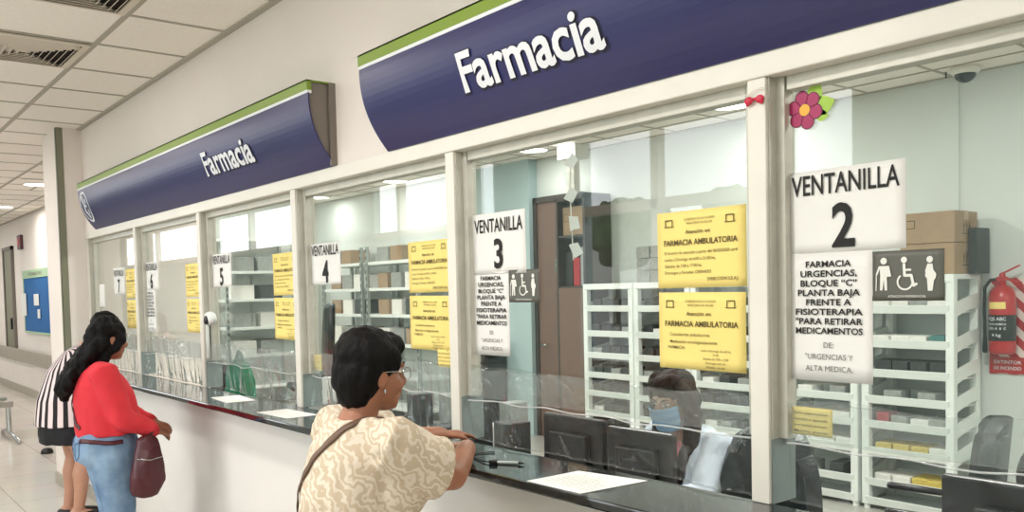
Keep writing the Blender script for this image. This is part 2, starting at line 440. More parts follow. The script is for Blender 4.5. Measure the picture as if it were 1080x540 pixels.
structure('floor', MB().box(-30, 4, -2.1, 3.0, -0.1, 0), M['floor'])
structure('floor_office', MB().box(-12.7, 3, 3.0, BACK + 0.2, -0.1, 0).box(-8.3, 3, 1.9, 3.0, -0.098, 0.0005), M['ofloor'])
structure('ceiling', MB().box(-30, 4, -2.1, 2.95, CEIL, CEIL + 0.1), M['ceiling'])
structure('ceiling_office', MB().box(-12.7, 3, 2.95, BACK + 0.2, CEIL, CEIL + 0.1), M['ceiling'])
g = MB()
for k in range(-36, 15): g.box(-5.17 + 0.61 * k - 0.012, -5.17 + 0.61 * k + 0.012, -2.0, 1.8 if -5.17 + 0.61 * k > -8.2 else 2.8, CEIL - 0.004, CEIL)
for k in range(-5, 3):
    y = 1.28 + 0.61 * k
    g.box(-26, 3.4 if y < 1.8 else -8.0, y - 0.014, y + 0.014, CEIL - 0.006, CEIL)
g.box(-8.0, 3.4, 1.765, 1.8, CEIL - 0.01, CEIL); g.box(-26, -8.4, 2.765, 2.8, CEIL - 0.01, CEIL)
structure('trim_1', g, M['tbar'])
g = MB()
for k in range(-12, 14): g.box(-4.0 + 0.61 * k - 0.012, -4.0 + 0.61 * k + 0.012, 1.95, BACK, CEIL - 0.004, CEIL)
for k in range(0, 7): g.box(-12.5, 2.9, 5.9 - 0.61 * k - 0.012, 5.9 - 0.61 * k + 0.012, CEIL - 0.005, CEIL)
g.box(-12.5, 2.9, BACK - 0.03, BACK, CEIL - 0.008, CEIL)
structure('trim_2', g, M['tbar'])

structure('wall_front', MB().box(-7.84, 3.4, WY, WY + 0.14, 2.155, CEIL), M['wall'])
structure('wall_counter', MB().box(-7.84, 3.4, 1.70, 1.83, 0, 1.03), M['lower'])
structure('wall_column', MB().box(-8.42, -7.84, 1.62, 2.81, 0, CEIL), M['wall'])
structure('trim_3', MB().box(-7.862, -7.836, 1.612, 1.66, 0, CEIL).box(-7.9, -7.84, 1.612, 1.62, 0, CEIL), M['guard'])
structure('wall_corridor', MB().box(-26, -8.42, 2.81, 2.95, 0, CEIL), M['wall'])
structure('wall_corridor_end', MB().box(-26.2, -26, -2.1, 2.95, 0, CEIL), M['wall'])
structure('wall_right', MB().box(3.4, 3.6, -2.1, BACK + 0.2, 0, CEIL), M['wall'])
structure('wall_back', MB().box(-12.7, 3.4, BACK, BACK + 0.15, 0, CEIL), M['office_wall'])
structure('wall_office_left', MB().box(-12.65, -12.5, 2.95, BACK, 0, CEIL), M['office_wall'])
structure('wall_partition', MB().box(-8.38, -7.2, BACK - 0.12, BACK, 0, CEIL), M['teal_wall'])
structure('baseboard_counter', MB().box(-7.84, 3.4, 1.684, 1.70, 0, 0.10), M['base'])
structure('baseboard_column', MB().box(-8.43, -7.825, 1.606, 1.62, 0, 0.10).box(-7.84, -7.825, 1.606, 1.70, 0, 0.10), M['base'])
structure('baseboard_corridor', MB().box(-26, -8.42, 2.79, 2.81, 0, 0.13), M['base'])
structure('trim_4', MB().box(-7.84, 3.4, WY - 0.004, WY + 0.12, 2.095, 2.155), M['trim'], bevel=0.004)       # head beam over the windows
g = MB().box(-7.84, -7.78, WY, WY + 0.1, ZC, 2.095)
structure('trim_5', g, M['trim'], bevel=0.003)
for k in range(6):
    structure('trim_%d' % (6 + k), MB().box(POST[k] - POST_W, POST[k], WY, WY + 0.10, ZC, 2.0945), M['trim'], bevel=0.003)

# hall's glazed side behind the viewer: pillar, mullions and rails, daylight outside; solid wall towards the right
FY = -2.0
g = MB()
for x in (-24, -21.5, -19, -16.5, -14, -11.6, -9.3, -5.1): g.box(x - 0.04, x + 0.04, FY - 0.1, FY, 0, CEIL)
g.box(-26, -3.26, FY - 0.1, FY, 2.27, 2.36).box(-26, -3.26, FY - 0.1, FY, 0.85, 0.92).box(-26, -3.26, FY - 0.1, FY, 2.97, CEIL)
structure('window_8', g, M['trim'])
structure('wall_left', MB().box(-26, -3.26, FY - 0.1, FY, 0, 0.85).box(-3.26, 3.5, FY - 0.1, FY, 0, CEIL).box(-7.3, -6.0, FY - 0.12, FY + 0.05, 0, CEIL).box(-26, -7.3, FY - 0.1, FY, 0.85, 2.30).box(-11.6, -9.9, FY - 0.1, FY, 2.3, CEIL), M['teal_wall'])  # infill on the left is added to cut bright reflections in the panes
structure('ground', MB().box(-70, 40, -80, FY - 0.12, -0.3, -0.15), M['asphalt'])

# ---------------------------------------------------------------- service windows
def service_window(n, xl, xr):
    root = empty('window_%d' % n, ((xl + xr) / 2, 1.85, 1.22)); root['kind'] = 'structure'
    w = (xr - xl) / 2; zt = 2.095 - 1.22
    f = MB().box(-w, -w + 0.027, -0.012, 0.03, 0, zt).box(w - 0.032, w, -0.012, 0.03, 0, zt).box(-w + 0.032, w - 0.032, -0.0115, 0.0295, zt - 0.034, zt)
    f.build('window_frame', M['alu'], root, bevel=0.002)
    MB().box(-w + 0.0005, -w + 0.005, -0.040, 0.055, -0.159, -0.001).build('window_reveal', M['alu_dark'], root)
    MB().box(-w + 0.0005, -w + 0.004, -0.040, -0.0125, 0, zt - 0.0005).build('window_reveal', M['alu'], root)
    MB().box(-w + 0.032, w - 0.032, 0.012, 0.018, -0.005, zt - 0.034).build('glass_pane', M['glass'], root)
    return root
EDGE = [-7.78] + POST[:6]
for i in range(6): service_window(7 - i, EDGE[i] , POST[i] - POST_W)

# granite counter
cn = MB().box(-7.82, 3.3, 1.536, 1.82, 1.032, ZC)
counter = cn.build('service_counter', M['granite'], bevel=0.006)
tag(counter, 'long black polished granite counter under all the service windows', 'counter')

# ---------------------------------------------------------------- signs
Z0, Z1, ZG = 2.152, 2.452, 2.462
def face_y(z):
    t = min(1, max(0, (Z1 - z) / (Z1 - Z0))); return 1.672 + 0.118 * t ** 2.3
def sign(xa, xb, label, tx, emblem_x=None):
    root = empty('pharmacy_sign', ((xa + xb) / 2, WY, Z0)); X0 = (xa + xb) / 2
    def L(x, y, z): return (x - X0, y - WY, z - Z0)
    n = 14; zs = [Z1 - (Z1 - Z0) * k / n for k in range(n + 1)]
    fb = MB(); xs = (xa, xb)
    outer = [(face_y(z), z) for z in zs]; inner = [(y + 0.006, z) for y, z in outer][::-1]
    fb.prism([(y - WY, z - Z0) for y, z in outer + inner], 'x', xa - X0, xb - X0)
    fb.build('face_panel', M['navy'], root)
    MB().box(xa - X0, xb - X0, 1.668 - WY, 1.69 - WY, ZG - Z0, 2.505 - Z0).box(xa - X0, xb - X0, 1.668 - WY, 0, 2.499 - Z0, 2.505 - Z0).build('green_band', M['green'], root)
    MB().box(xa - X0, xb - X0, 1.669 - WY, 1.69 - WY, Z1 - Z0 - 0.002, ZG - Z0).build('white_line', M['signwhite'], root)
    for x, d in ((xa, 0.012), (xb, -0.012)):
        e = MB(); pts = [(y + 0.004 - WY, z - Z0) for y, z in outer] + [(0, Z0 - Z0), (0, 2.5 - Z0), (1.672 - WY, 2.5 - Z0)]
        e.prism(pts, 'x', x + d - X0, x + d * 1.3 - X0); e.build('end_cap', M['signgrey'], root)
    MB().box(xb - X0 - 0.006, xb - X0 + 0.004, -0.03, 0, 0, 0.35).build('edge_trim', M['signgrey'], root)
    def P(off):
        return lambda u, v: L(u, face_y(v) - off, v)
    # raised letters with a dark outline behind
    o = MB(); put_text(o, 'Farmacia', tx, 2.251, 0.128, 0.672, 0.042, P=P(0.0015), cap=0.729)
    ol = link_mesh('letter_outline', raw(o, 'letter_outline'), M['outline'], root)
    t = MB(); put_text(t, 'Farmacia', tx, 2.254, 0.122, 0.655, 0.024, P=P(0.006), cap=0.729)
    link_mesh('lettering', raw(t, 'lettering'), M['signwhite'], root)
    if emblem_x:
        e = MB(); c = 2.315; rr = 0.115
        for k in range(48):
            a0, a1 = 2 * PI * k / 48, 2 * PI * (k + 1) / 48; i = len(e.v)
            for a, r in ((a0, rr), (a1, rr), (a1, rr * 0.86), (a0, rr * 0.86)): e.v.append(P(0.003)(emblem_x + r * math.cos(a), c + r * math.sin(a)))
            e.f.append((i, i + 1, i + 2, i + 3))
        stroke(e, [(emblem_x - 0.035, c + 0.06), (emblem_x - 0.01, c + 0.015), (emblem_x - 0.03, c - 0.03), (emblem_x + 0.01, c - 0.075)], 0.028, P(0.003))
        stroke(e, [(emblem_x + 0.03, c + 0.05), (emblem_x + 0.045, c - 0.05)], 0.02, P(0.003))
        stroke(e, [(emblem_x - 0.01, c + 0.015), (emblem_x + 0.035, c + 0.0)], 0.018, P(0.003))
        disc(e, emblem_x - 0.03, c + 0.068, 0.018, P(0.003))
        link_mesh('emblem', raw(e, 'emblem'), M['signwhite'], root)
    tag(root, label, 'sign', 'navy pharmacy signs over the windows')
    return root
sign(-7.46, -3.41, 'long navy sign with green top edge and white round emblem, farther down the wall', -4.40, -7.32)
sign(-2.97, 1.1, 'navy Farmacia sign with green top edge, nearer one over windows 3 and 2', -2.013)

# ---------------------------------------------------------------- sheets taped to the glass
GY = 1.8605                     # just in front of the panes
def sheet(name, label, cat, xa, xb, za, zb, m, lettering=None, group=None, tilt=0.0, ink='ink', wav=0.0015):
    w, h = xb - xa, zb - za
    s = MB(); ph = random.random() * 6
    def fn(u, v): return ((u - 0.5) * w, -abs(wav * math.sin(3.1 * u + ph) * math.cos(2.2 * v + ph)), (v - 0.5) * h)
    s.grid(fn, 10, 8); nb = len(s.v)
    me = s.mesh(name, False)
    o = link_mesh(name, me, m, smooth=True, loc=((xa + xb) / 2, GY - 0.0004, (za + zb) / 2))
    o.rotation_euler = (0, tilt, 0)
    sd = o.modifiers.new('thickness', 'SOLIDIFY'); sd.thickness = 0.0004; sd.offset = 0
    if lettering:
        for nm, lm, mk in lettering:
            c = link_mesh(nm, lm, M[mk], o); c.location = (0, -0.0012 - wav, 0)
    tag(o, label, cat, group)
    return o

def digit_mesh(d):
    t = MB(); w = 0.30
    put_text(t, 'VENTANILLA', 0, 0.040, 0.047, 0.268, 0.011, P=flat)
    put_text(t, d, 0.0, -0.084, 0.098, None, 0.024, P=flat, squeeze=0.86)
    return raw(t, 'number_lettering')
def notice_mesh():
    t = MB(); lines = ['FARMACIA', 'URGENCIAS,', 'BLOQUE “C”', 'PLANTA BAJA', 'FRENTE A', 'FISIOTERAPIA', '"PARA RETIRAR', 'MEDICAMENTOS']
    for i, s in enumerate(lines): put_text(t, s, 0, 0.118 - 0.0225 * i, 0.0145, min(0.172, 0.0145 * len(s)), 0.020, P=flat)
    g = MB()
    for i, s in enumerate(['DE:', '"URGENCIAS Y', 'ALTA MEDICA,']): put_text(g, s, 0, -0.072 - 0.028 * i, 0.013, None, 0.0, P=flat)
    return raw(t, 'notice_lettering'), raw(g, 'notice_lettering_grey')
def yellow_mesh(kind):
    t = MB()
    put_text(t, 'Atención en:', -0.005, 0.042, 0.0105, 0.085, 0.012, P=flat)
    put_text(t, 'FARMACIA AMBULATORIA', 0, 0.012, 0.0150, 0.246, 0.018, P=flat)
    if kind == 'a':
        for i, s in enumerate(['El horario de atención a partir del 06/03/2020 será:', 'Lunes a Domingo de 6:00 a 21:00 hs.', 'Sábados de 7:00 a 17:00 hs.', 'Domingos y Feriados: CERRADO']):
            put_text(t, s, -0.122, -0.012 - 0.018 * i, 0.0082, 0.246 if i == 0 else None, 0.004, 'l', P=flat)
        put_text(t, 'DIRECCIÓN S.E.A.J', 0.122, -0.086, 0.0085, None, 0.01, 'r', P=flat)
    else:
        put_text(t, '· Consultorios ambulatorios', -0.112, -0.014, 0.0088, None, 0.006, 'l', P=flat)
        put_text(t, '· Medicación oncológica/paciente', -0.112, -0.034, 0.0088, None, 0.006, 'l', P=flat)
        put_text(t, 'FARMACIA:', -0.112, -0.05, 0.0085, None, 0.006, 'l', P=flat)
        for i, s in enumerate(['Lunes a Domingo de 6:00 hs', '21:00', 'Sábados de 7:00 a 17:00', 'Domingos: cerrado', 'Feriados: cerrado']):
            put_text(t, s, 0.05, -0.054 - 0.011 * i, 0.006, None, 0.0, P=flat)
    # crests and heading at the top
    h = t; crests = []
    for u in (-0.105, 0.10):
        h = MB()
        stroke(h, [(u - 0.012, 0.066), (u - 0.012, 0.082), (u + 0.012, 0.082), (u + 0.012, 0.066)], 0.0028)
        stroke(h, [(u - 0.016, 0.064), (u + 0.016, 0.064)], 0.0022)
        crests.append(raw(h, 'crest'))
    put_text(t, 'GOBIERNO DE LA CIUDAD', 0, 0.078, 0.006, None, 0.0, P=flat); put_text(t, 'MINISTERIO DE SALUD', 0, 0.067, 0.006, None, 0.0, P=flat)
    return [raw(t, 'notice_lettering')] + crests
def pictogram_mesh():
    t = MB()
    # walker with a stick
    u = -0.052; disc(t, u, 0.033, 0.0075)
    poly(t, [(u - 0.010, 0.022), (u + 0.011, 0.022), (u + 0.013, -0.002), (u + 0.007, -0.002), (u + 0.008, -0.032), (u + 0.002, -0.032), (u, -0.008), (u - 0.003, -0.032), (u - 0.009, -0.032), (u - 0.008, 0.0)])
    stroke(t, [(u - 0.010, 0.020), (u - 0.016, 0.004)], 0.004); stroke(t, [(u - 0.017, 0.005), (u - 0.018, -0.032)], 0.0022); stroke(t, [(u + 0.011, 0.02), (u + 0.015, 0.0)], 0.004)
    # wheelchair user
    u = -0.002; disc(t, u - 0.004, 0.034, 0.0068)
    stroke(t, [(u - 0.004, 0.024), (u - 0.003, 0.0), (u + 0.012, 0.0), (u + 0.017, -0.022), (u + 0.023, -0.019)], 0.0062); stroke(t, [(u - 0.003, 0.012), (u + 0.010, 0.012)], 0.0045)
    stroke(t, [(u + 0.0165 * math.cos(a) - 0.002, -0.014 + 0.0165 * math.sin(a)) for a in [math.radians(130 + 12.5 * k) for k in range(18)]], 0.004)
    # pregnant woman
    u = 0.050; disc(t, u, 0.033, 0.007)
    poly(t, [(u - 0.005, 0.024), (u + 0.006, 0.024), (u + 0.008, 0.010), (u + 0.014, 0.002), (u + 0.013, -0.006), (u + 0.009, -0.012), (u + 0.006, -0.034), (u - 0.004, -0.034), (u - 0.006, -0.008), (u - 0.010, -0.002), (u - 0.008, 0.014)])
    stroke(t, [(u - 0.004, 0.02), (u - 0.008, 0.008), (u + 0.004, 0.004)], 0.004)
    put_text(t, 'ATENCIÓN PREFERENCIAL', 0, -0.048, 0.0052, 0.085, 0.004, P=flat)
    return raw(t, 'pictograms')

NOTE = notice_mesh(); YA = yellow_mesh('a'); YB = yellow_mesh('b'); PIC = pictogram_mesh()
YAL = [('lettering', YA[0], 'brownink'), ('crest', YA[1], 'brownink'), ('crest', YA[2], 'brownink')]; YBL = [('lettering', YB[0], 'brownink'), ('crest', YB[1], 'brownink'), ('crest', YB[2], 'brownink')]
NL = [('lettering', NOTE[0], 'ink'), ('closing_lines', NOTE[1], 'greyink')]
where = {2: 'nearest window on the right', 3: 'window behind the woman in cream', 4: 'third window from the right', 5: 'fourth window from the right', 6: 'second window from the far end', 7: 'farthest window'}
WIN = {2: POST[4], 3: POST[3], 4: POST[2], 5: POST[1], 6: POST[0], 7: EDGE[0] + 0.5}
for n, dx, z0, z1 in ((2, 0.02, 1.67, 1.865), (3, 0.029, 1.655, 1.868), (4, 0.029, 1.643, 1.834), (5, 0.026, 1.652, 1.845), (6, 0.0, 1.654, 1.848), (7, 0.02, 1.628, 1.837)):
    x = WIN[n] + dx if n > 2 else -1.226
    sheet('window_number_sign', 'white VENTANILLA %d number sheet taped on the %s' % (n, where[n]), 'sign', x, x + 0.292, z0, z1, M['paper'], [('lettering', digit_mesh(str(n)), 'ink')], 'window number sheets', tilt=-0.004)
sheet('printed_notice', 'white printed urgent pharmacy notice under the number 2 sheet', 'notice', -1.228, -1.011, 1.366, 1.67, M['paper'], NL, 'white pharmacy notices')
sheet('printed_notice', 'white printed urgent pharmacy notice under the number 3 sheet', 'notice', -2.514, -2.318, 1.370, 1.663, M['paper'], NL, 'white pharmacy notices')
sheet('printed_notice', 'narrow-looking white notice under the number 6 sheet', 'notice', -6.435, -6.232, 1.36, 1.655, M['paper'], NL, 'white pharmacy notices')
sheet('printed_notice', 'small white notice at the far end pane above the women', 'notice', -7.71, -7.55, 1.53, 1.72, M['paper'], [('lettering', NOTE[1], 'greyink')], 'white pharmacy notices')
for n, xa, z0 in ((2, -1.012, 1.556), (3, -2.318, 1.556)):
    sheet('priority_plaque', 'grey plaque with three white priority figures beside the number %d notice' % n, 'plaque', xa, xa + 0.160, z0, z0 + 0.110, M['olive'], [('pictograms', PIC, 'picwhite')], 'priority service plaques', wav=0.0003)
for n, xa, za, zb in ((3, -1.645, 1.594, 1.803), (4, -2.952, 1.596, 1.795), (5, -4.252, 1.597, 1.81), (6, -5.592, 1.6, 1.807), (7, -6.93, 1.60, 1.818)):
    sheet('yellow_notice', 'upper yellow notice sheet on the %s' % where[n], 'notice', xa, min(xa + 0.298, POST[6 - n + 0] + 9), za, zb, M['yellow'], YAL, 'yellow opening-hours notices', tilt=-0.006)
    sheet('yellow_notice', 'lower yellow notice sheet on the %s' % where[n], 'notice', xa + 0.002, xa + 0.294, za - 0.223, za - 0.013, M['yellow'], YBL, 'yellow opening-hours notices', tilt=0.006)
sm = MB()
for i, s in enumerate(['Señor usuario solicite', 'número y aguarde', 'a ser llamado por favor', 'Muchas gracias']): put_text(sm, s, 0, 0.017 - 0.0145 * i, 0.0055, 0.088, 0.004, P=flat)
SMALL = [('lettering', raw(sm, 'small_lettering'), 'brownink')]
sheet('yellow_card', 'small yellow card low on the nearest window, bottom left corner', 'notice', -1.224, -1.112, 1.232, 1.300, M['yellow'], SMALL, 'small yellow cards')
sheet('yellow_card', 'small yellow card low on the third window from right, behind the cream woman', 'notice', -3.83, -3.738, 1.24, 1.312, M['yellow'], SMALL, 'small yellow cards')
sheet('yellow_card', 'small yellow card hanging under the two yellow notices of window 4', 'notice', -2.762, -2.672, 1.312, 1.378, M['yellow'], SMALL, 'small yellow cards')

# flower decal and ribbon bows
fl = empty('flower_decal', (-1.178, GY - 0.0005, 2.010)); fl.scale = (0.82, 1, 0.82)
lf = MB()
for (a, b) in (((0.012, 0.01), (0.05, 0.07)), ((0.02, -0.005), (0.095, 0.012)), ((0.03, -0.02), (0.075, -0.028))):
    A, B = Vector(a), Vector(b); d = B - A; nn = Vector((-d.y, d.x)) * 0.36
    poly(lf, [tuple(A + d * t + nn * math.sin(PI * t) * s) for t, s in [(k / 8, 1) for k in range(9)] + [(1 - k / 8, -1) for k in range(1, 8)]])
lf_o = link_mesh('leaf', raw(lf, 'leaf'), M['leaf'], fl)
pe, pm = MB(), MB()
for k in range(6):
    a = PI / 2 + k * PI / 3 + 0.25; cx, cy = 0.036 * math.cos(a), 0.036 * math.sin(a)
    Pd = lambda u, v: (u, -0.0012, v)
    disc(pm, cx, cy, 0.0225); disc(pe, cx, cy, 0.0195, Pd)
link_mesh('petal_edge', raw(pm, 'petal_edge'), M['maroon'], fl).location.y = -0.0006
link_mesh('petal', raw(pe, 'petal'), M['magenta'], fl).location.y = -0.0006
cc = MB(); disc(cc, 0, 0, 0.017); link_mesh('flower_centre', raw(cc, 'flower_centre'), M['orange'], fl).location.y = -0.0014
tag(fl, 'magenta flower decal with green leaves above the number 2 sheet', 'decal')
bw = empty('ribbon_bow', (POST[4] - 0.026, WY - 0.004, 2.043))
for s in (-1, 1):
    MB().ell((s * 0.016, -0.004, 0), (0.012, 0.005, 0.010)).ell((s * 0.005, -0.004, 0.002), (0.006, 0.005, 0.004)).ell((s * 0.020, -0.003, -0.004), (0.006, 0.004, 0.009)).build('loop', M['bow'], bw, True)
MB().tube([(-0.036, -0.004, 0.022), (-0.02, -0.003, 0.014), (-0.012, -0.002, 0.004)], 0.0012, 6).tube([(-0.02, -0.003, 0.014), (0.0, -0.004, 0.024), (0.024, -0.003, 0.026)], 0.0012, 6).build('cord', M['trim'], bw, True)
tag(bw, 'two small red ribbon bows on the white post left of the flower', 'bow')

# ---------------------------------------------------------------- crinkled plastic film over the service gaps
def film(xa, xb, za, zb, label, seed, depth=0.03, strand=0.0):
    w = xb - xa; h = zb - za; X0 = (xa + xb) / 2
    def fn(u, v):
        x = (u - 0.5) * w; z = v * h
        loose = 1 - v
        d = noise.noise(Vector((x * 5 + seed, z * 3, seed))) * 0.62 + noise.noise(Vector((x * 15 + z * 9, z * 7 + seed, 3.0))) * 0.22 + abs(noise.noise(Vector((x * 22 + z * 12, z * 5, seed)))) * 0.16
        d += strand * noise.noise(Vector((x * 34 + z * 6, z * 2.5, seed + 7)))
        top = -0.010 * math.sin(u * PI * 1.3 + seed) if v > 0.98 else 0
        return (x, -d * depth * (0.25 + loose), z + top + 0.010 * noise.noise(Vector((x * 7, seed, 0))) * v)
    o = MB().grid(fn, int(w * 75), 28).build('plastic_film', M['film'], smooth=True, loc=(X0, 1.834, za))
    sd = o.modifiers.new('thickness', 'SOLIDIFY'); sd.thickness = 0.0004
    tape = MB().grid(lambda u, v: Vector(fn(u, 0.60 + 0.38 * v)) + Vector((0, -0.0035 - 0.002 * noise.noise(Vector((u * 19, v * 5, seed))), 0.012 * noise.noise(Vector((u * 6, seed, 2))) * v)), 70, 8)
    tag(o, label, 'plastic film', 'clear plastic film hung over the service gaps')
    tape.build('taped_band', M['tape'], o, True)
    # stiff folded hem across the sheet
    hm = MB(); pts = [Vector(fn(k / 40, 0.56)) + Vector((0, -0.003, 0.004 * math.sin(k * 0.7 + seed))) for k in range(41)]
    hm.tube(pts, 0.0028, 6).build('hem', M['hem'], o, True)
    b2 = MB(); pts = [Vector(fn(k / 40, 0.0)) + Vector((0, -0.003, 0.004)) for k in range(41)]
    b2.tube(pts, 0.003, 6).build('hem', M['film'], o, True)
    return o
for i, n in enumerate((7, 6, 5, 4, 3, 2)):
    xa, xb = EDGE[i] + 0.03, POST[i] - POST_W - 0.01
    film(xa, xb, ZC + 0.006, 1.325, 'crinkled clear plastic film across the gap of the %s' % where[n], 3.7 * n, 0.045, 0.0 if n < 4 else 0.5)

# ---------------------------------------------------------------- things on the counter
pp = MB(); P4 = [(-1.860, 1.740), (-1.630, 1.785), (-1.650, 1.548), (-1.865, 1.545)]
pp.prism(P4, 'z', ZC + 0.0006, ZC + 0.0016)
po = pp.build('printed_form', M['paper']); tag(po, 'white printed form lying on the granite counter below window 3', 'paper')
t = MB()
for i in range(8):
    v = 1.725 - i * 0.02
    put_text(t, ['Complete los datos del paciente en letra clara', 'Apellido y nombre: ....................', 'Cédula de identidad: .................', 'Servicio y número de sala: ...........', 'Medicamento indicado y cantidad', 'Fecha de la última entrega', 'Firma del profesional y sello', 'Presentar esta hoja en ventanilla'][i], -1.745, v, 0.006, 0.17, 0.0, P=lambda u, v: (u, v, ZC + 0.0019))
link_mesh('lettering', raw(t, 'form_lettering'), M['greyink'], po)
def pen(loc, rz, cord, label):
    r = empty('counter_pen', loc, rz)
    MB().tube([(-0.055, 0, 0.006), (0.03, 0, 0.006)], 0.0055, 10).build('barrel', M['steel'], r, True)
    MB().tube([(0.03, 0, 0.006), (0.05, 0, 0.006)], [0.005, 0.0015], 10).build('tip', M['black'], r, True)
    MB().box(-0.06, -0.035, -0.012, 0.012, 0.0, 0.014).build('holder', M['black'], r, bevel=0.003)
    MB().tube(cord, 0.0022, 6).build('cord', M['black'], r, True)
    tag(r, label, 'pen')
pen((-2.085, 1.655, ZC), 0.62, [(-0.05, 0, 0.006), (-0.09, 0.02, 0.004), (-0.13, 0.07, 0.003), (-0.16, 0.12, 0.003), (-0.14, 0.16, 0.003), (-0.10, 0.18, 0.004)], 'silver pen tethered by a black cord on the counter beside the cream woman')
for xa, ya, rz, lab in ((-3.70, 1.66, 0.05, 'white sheet on the counter below window 4, left of the cream woman'), (-4.45, 1.70, -0.1, 'white sheet on the counter below window 5, left of post')):
    o = MB().box(-0.15, 0.15, -0.075, 0.075, 0.0006, 0.0016).build('paper_sheet', M['paper'], loc=(xa, ya, ZC), rz=rz); tag(o, lab, 'paper', 'sheets on the counter')

# ---------------------------------------------------------------- pharmacy interior: shelving units
SY = 5.74; SW, SD, SH = 0.64, 0.40, 1.635
TIER = [1.433, 1.197, 0.992, 0.806, 0.632, 0.445, 0.225]
def shelf_unit(x, label):
    r = empty('shelf_unit', (x, SY, 0))
    f = MB()
    for sx in (0, SW - 0.055):
        for sy in (0, SD - 0.055): f.box(sx, sx + 0.055, sy, sy + 0.055, 0.03, SH - 0.03)
    f.build('frame', M['plastic'], r, bevel=0.006)
    tp = MB().box(0, SW, 0, SD, SH - 0.035, SH).box(0.02, SW - 0.02, -0.006, 0.02, SH - 0.055, SH - 0.03); tp.build('top_panel', M['plastic'], r, bevel=0.006)
    for sx in (0.003, SW - 0.053):
        for sy in (0.003, SD - 0.053): MB().tube([(sx + 0.025, sy + 0.025, 0.0), (sx + 0.025, sy + 0.025, 0.04)], 0.022, 10, caps=False).build('foot', M['plastic'], r)
    for z in TIER + [0.09]:
        t = MB().box(0.02, SW - 0.02, 0.01, SD - 0.01, z - 0.058, z - 0.048)
        t.prism([(-0.012, z), (0.004, z), (0.016, z - 0.058), (0.004, z - 0.058)], 'x', 0.03, SW - 0.03)
        t.box(0.01, SW - 0.01, SD - 0.02, SD - 0.008, z - 0.058, z + 0.01)
        t.build('tray', M['plastic'], r, bevel=0.003)
        # sloped side rail with an arched underside
        for sx in (0.0, SW - 0.012):
            n = 8; top = [(0.05 + (SD - 0.1) * k / n, z + 0.02 + 0.055 * (k / n)) for k in range(n + 1)]
            bot = [(0.05 + (SD - 0.1) * k / n, z - 0.075 + 0.05 * math.sin(PI * 0.5 * k / n)) for k in range(n, -1, -1)]
            MB().prism(top + bot, 'x', sx, sx + 0.012).build('side_rail', M['plastic'], r)
    tag(r, label, 'shelf', 'white plastic shelf units along the back wall')
    return r
UX = [-6.03, -5.385, -4.735, -4.085 - 0.0, -3.195]
UX = [-6.03, -5.38, -4.73, -3.88, -3.21]
ULAB = ['leftmost', 'second from left', 'third from left', 'second from right', 'rightmost']
for x, s in zip(UX, ULAB): shelf_unit(x, 'white plastic tiered shelf unit, %s of the row on the back wall' % s)

BOXME = {}
def carton(key, sx, sy, sz, m, loc, rz, label, group, name='medicine_box', cat='box', flap=False):
    k = (key, sx, sy, sz)
    if k not in BOXME:
        b = MB().box(-sx / 2, sx / 2, -sy / 2, sy / 2, 0, sz); BOXME[k] = b.mesh(name); BOXME[k].materials.append(M[m])
    o = link_mesh(name, BOXME[k], loc=loc, rz=rz)
    b = o.modifiers.new('bevel', 'BEVEL'); b.width = 0.003; b.segments = 1
    tag(o, label, cat, group); return o
KIND = {'w': ('whitebox', 0.12, 0.16, 0.075, 'flat white'), 'd': ('darkbox', 0.11, 0.2, 0.105, 'dark grey'), 'g': ('greybox', 0.12, 0.18, 0.085, 'grey'),
        'y': ('yellowbox', 0.11, 0.2, 0.075, 'yellow'), 'r': ('redbox', 0.09, 0.12, 0.1, 'red'), 't': ('tealbox', 0.10, 0.16, 0.08, 'teal')}
FILL = {4: ['wwgw', 'wwwt', 'dddd', 'gg', 'rgwg', 'yyyw', 'wwyy'], 3: ['ww', 'gw', 'dw', 'wg', 'wwww', 'wwww', 'gd'], 2: ['dgd', 'dwd', 'ddg', 'wdg', 'ddd', 'wgd', 'dd'],
        1: ['ddgd', 'dwdd', 'dddw', 'gddd', 'dddd', 'dgdd', 'ddd'], 0: ['dddd', 'dddg', 'gddd', 'ddgd', 'dddd', 'wddd', 'ddd']}
ordn = ['top', 'second', 'third', 'fourth', 'fifth', 'sixth', 'seventh']
for u, rows in FILL.items():
    for ti, row in enumerate(rows):
        z = TIER[ti] - 0.048
        n = len(row); span = (SW - 0.14) / n
        for j, ch in enumerate(row):
            m, sx, sy, sz, word = KIND[ch]
            x = UX[u] + 0.07 + span * (j + 0.5)
            num = row.count(ch)
            pos = '' if num > 1 else ''
            carton(ch, sx, sy, sz, m, (x, SY + 0.03 + sy / 2 + 0.03 * random.random(), z + 0.0), random.uniform(-0.12, 0.12),
                   '%s medicine box%s in the %s tray of the %s back-wall shelf unit' % (word, 'es' if False else '', ordn[ti], ULAB[u]), '%s boxes, %s tray, %s unit' % (word, ordn[ti], ULAB[u]))

